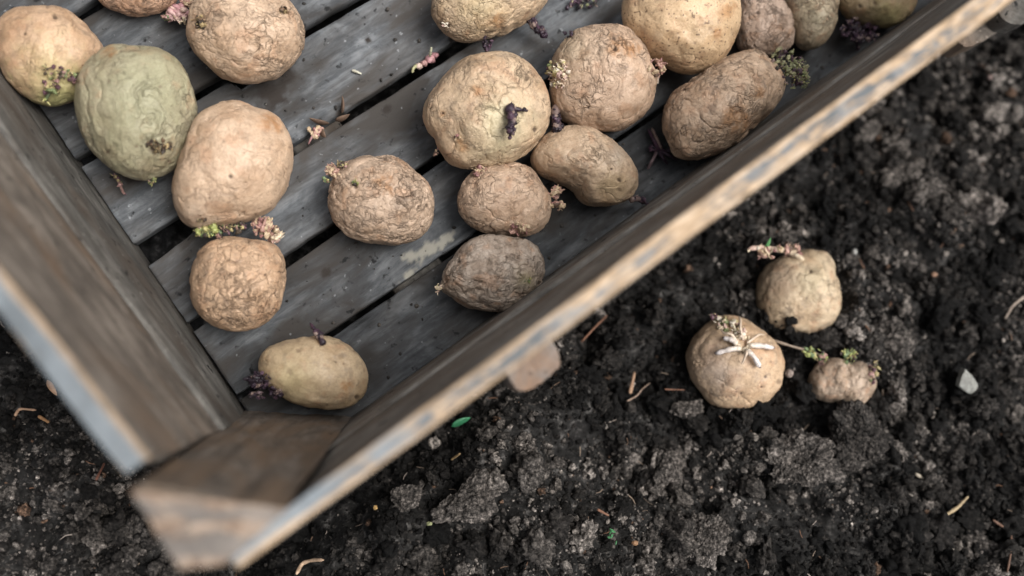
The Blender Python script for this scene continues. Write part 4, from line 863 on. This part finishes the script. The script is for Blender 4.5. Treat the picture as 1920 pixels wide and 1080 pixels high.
# ------------------------------------------------------------------ straw, twigs, stones and leaves on the soil
def zsoil(px, py, up=.004):
    z = -.04
    for _ in range(3):
        P = at(px, py, z); z = float(np.max(soil_h(P[0] + np.array([0, .003, -.003, 0, 0]), P[1] + np.array([0, 0, 0, .003, -.003]))))
    return z + up
def strand(name, label, cat, pxs, w0, w1, col, group=None, up=.006):
    def f(B): B.tube([at(x, y, zsoil(x, y, up + rng.uniform(0, .003))) for x, y in pxs], w0 * PX, w1 * PX, col, col2=np.array(col) * .8)
    return loose(name, label, cat, f, 'debris', group)
ST = 'straw and twigs on the soil'; STRAW = (.29, .20, .10); RED = (.18, .09, .055); PALE = (.32, .28, .22)
strand('straw', 'long reddish straw on the soil between the crate rim and the ground potatoes', 'straw', [(1090, 641), (1115, 614), (1139, 591)], 2.6, 2.0, RED, ST)
strand('straw', 'short thick tan straw standing right of the outer batten', 'straw', [(1181, 738), (1185, 720), (1190, 697)], 4, 3, (.36, .23, .15), ST)
strand('root', 'curved thin root beside the short thick tan straw', 'root', [(1176, 752), (1195, 742), (1205, 728), (1219, 718)], 1.8, 1.2, (.30, .22, .17), ST)
strand('straw', 'yellow straw lying in the middle of the lower soil', 'straw', [(987, 883), (1003, 870), (1014, 860)], 2.6, 2, STRAW, ST)
strand('straw', 'small yellow straw just below the green leaf', 'straw', [(846, 862), (863, 850)], 2.6, 2, STRAW, ST)
strand('straw', 'short orange straw on the soil near the green sprig', 'straw', [(1120, 955), (1142, 967)], 2.6, 2.2, RED, ST)
strand('straw', 'pale curved straw at the right below the white stone', 'straw', [(1716, 888), (1738, 902), (1764, 911)], 4, 2.5, PALE, ST)
strand('straw', 'yellowish straw near the lower right corner', 'straw', [(1770, 968), (1795, 952), (1816, 930)], 4, 2.5, (.42, .33, .2), ST)
strand('root', 'dark branching root at the right edge of the lower soil', 'root', [(1862, 975), (1898, 1000), (1895, 1040), (1888, 1075)], 3, 2, (.14, .08, .055), ST)
strand('root', 'pale root reaching in from the right edge', 'root', [(1921, 556), (1900, 572), (1884, 598)], 3, 2, (.34, .28, .23), ST)
strand('straw', 'pale orange curled straw near the bottom edge below the crate corner', 'straw', [(556, 1076), (566, 1056), (585, 1050), (607, 1050)], 4, 3, (.45, .32, .22), ST)
strand('twig', 'small reddish twig by the crate at the lower left', 'twig', [(180, 900), (190, 880), (196, 868)], 2.4, 1.6, (.2, .09, .06), ST)
strand('straw', 'short orange straw at the left edge below the tan chip', 'straw', [(72, 780), (92, 792)], 3.5, 2.5, (.33, .18, .085), ST)
strand('straw', 'pale bent straw at the left edge above the short orange one', 'straw', [(28, 780), (36, 766), (68, 769)], 3, 2, (.36, .23, .15), ST)
strand('straw', 'thin reddish straw left of the white rooted potato', 'straw', [(1246, 730), (1284, 731)], 1.8, 1.2, (.2, .10, .065), ST)
def chip(B): B.leaf(at(88, 712, zsoil(88, 730, .010)), at(102, 738, -.02) - at(88, 712, -.02), .011, .0028, (.38, .23, .14), .1)
loose('wood_chip', 'tan wood chip on the soil against the left side board', 'chip', chip, 'debris')
def leaf_green(B):
    P = at(846, 800, zsoil(850, 800, .007)); B.leaf(P, at(884, 778, -.03) - at(846, 800, -.03), .0135, .0038, (.035, .165, .08), .12)
loose('green_leaf', 'bright green leaf fragment under the crate rim', 'leaf', leaf_green)
def sprig(B):
    for _ in range(9): B.leaf(at(1145 + rng.normal() * 5, 1003 + rng.normal() * 6, zsoil(1145, 1003, .008)), rng.normal(size=3) + np.array([0, 0, 1]), .003, .0011, (.09, .27, .12))
loose('green_sprig', 'tiny green sprig on the soil near the bottom edge', 'sprig', sprig)
def stone(B):
    V, F = ico(4); W = V.copy(); g_ = np.random.default_rng(5)
    for _ in range(16):                                              # flat broken faces
        a = g_.normal(size=3); a /= np.linalg.norm(a); W -= np.outer(np.maximum(W @ a - g_.uniform(.55, .8), 0), a)
    W[:, 0] *= 1.05 - .55 * sstep(-.7, .8, W[:, 1]); W = W * np.array([.0098, .0105, .005]) * (1 + .04 * fbm(V * 5, 3, 4))[:, None]
    B.add(W + at(1808, 712, zsoil(1808, 712, .010)), F, np.array([.20, .205, .19]) * (1 + .45 * fbm(V * 4, 4, 6))[:, None])
loose('stone', 'pale grey wedge shaped stone on the soil at the right', 'stone', stone, 'debris')
def pebble(px, py, r, col):
    col = tuple(.6 * c for c in col); r = r * .85
    def f(B): B.lump(at(px, py, zsoil(px, py, .007)), r * PX, col, amp=.15, lvl=3)
    return f
for px, py, r, col, lab in ((1602, 472, 8, (.5, .5, .48), 'small white pebble right of the pale upright potato'), (704, 952, 5, (.5, .32, .12), 'tiny orange pebble below the lower crate rim'),
                            (1752, 515, 6, (.45, .27, .18), 'tiny orange pebble in the soil left of the pale root'), (1480, 700, 9, (.40, .33, .29), 'pale pebble between the two lower ground potatoes'),
                            (805, 982, 5, (.36, .38, .2), 'tiny greenish pebble on the soil near the crate corner'), (1190, 1018, 6, (.42, .24, .13), 'tiny orange pebble right of the green sprig'),
                            (1856, 145, 5, (.45, .33, .3), 'pinkish pebble on the soil in the upper right'), (1893, 153, 5, (.5, .46, .42), 'whitish pebble at the upper right edge')):
    loose('pebble', lab, 'pebble', pebble(px, py, r, col), 'debris', 'pebbles in the soil')
# fine fibres and chips mixed into the soil
B = Bag()
for _ in range(650):
    x, y = rng.uniform(-.40, .44), rng.uniform(-.28, .28)
    if inside_crate(np.array([x]), np.array([y]))[0]: continue
    z = float(soil_h(np.array([x]), np.array([y]))[0]) + .003; a = rng.uniform(0, 6.28); L = rng.uniform(.002, .009); P = np.array([x, y, z]); d = np.array([math.cos(a), math.sin(a), rng.uniform(-.1, .3)])
    c = [(.14, .09, .06), (.22, .17, .13), (.08, .06, .045), (.27, .23, .20), (.16, .085, .05)][rng.integers(5)]
    B.tube([P - d * L / 2, P + np.array([-d[1], d[0], .3]) * L * rng.uniform(-.2, .2), P + d * L / 2], rng.uniform(.0002, .00055), .0002, c, m=5)
tag(B.build('plant_fibres', M['debris']), 'fine dry fibres and chips scattered through the soil', 'debris', kind='stuff')
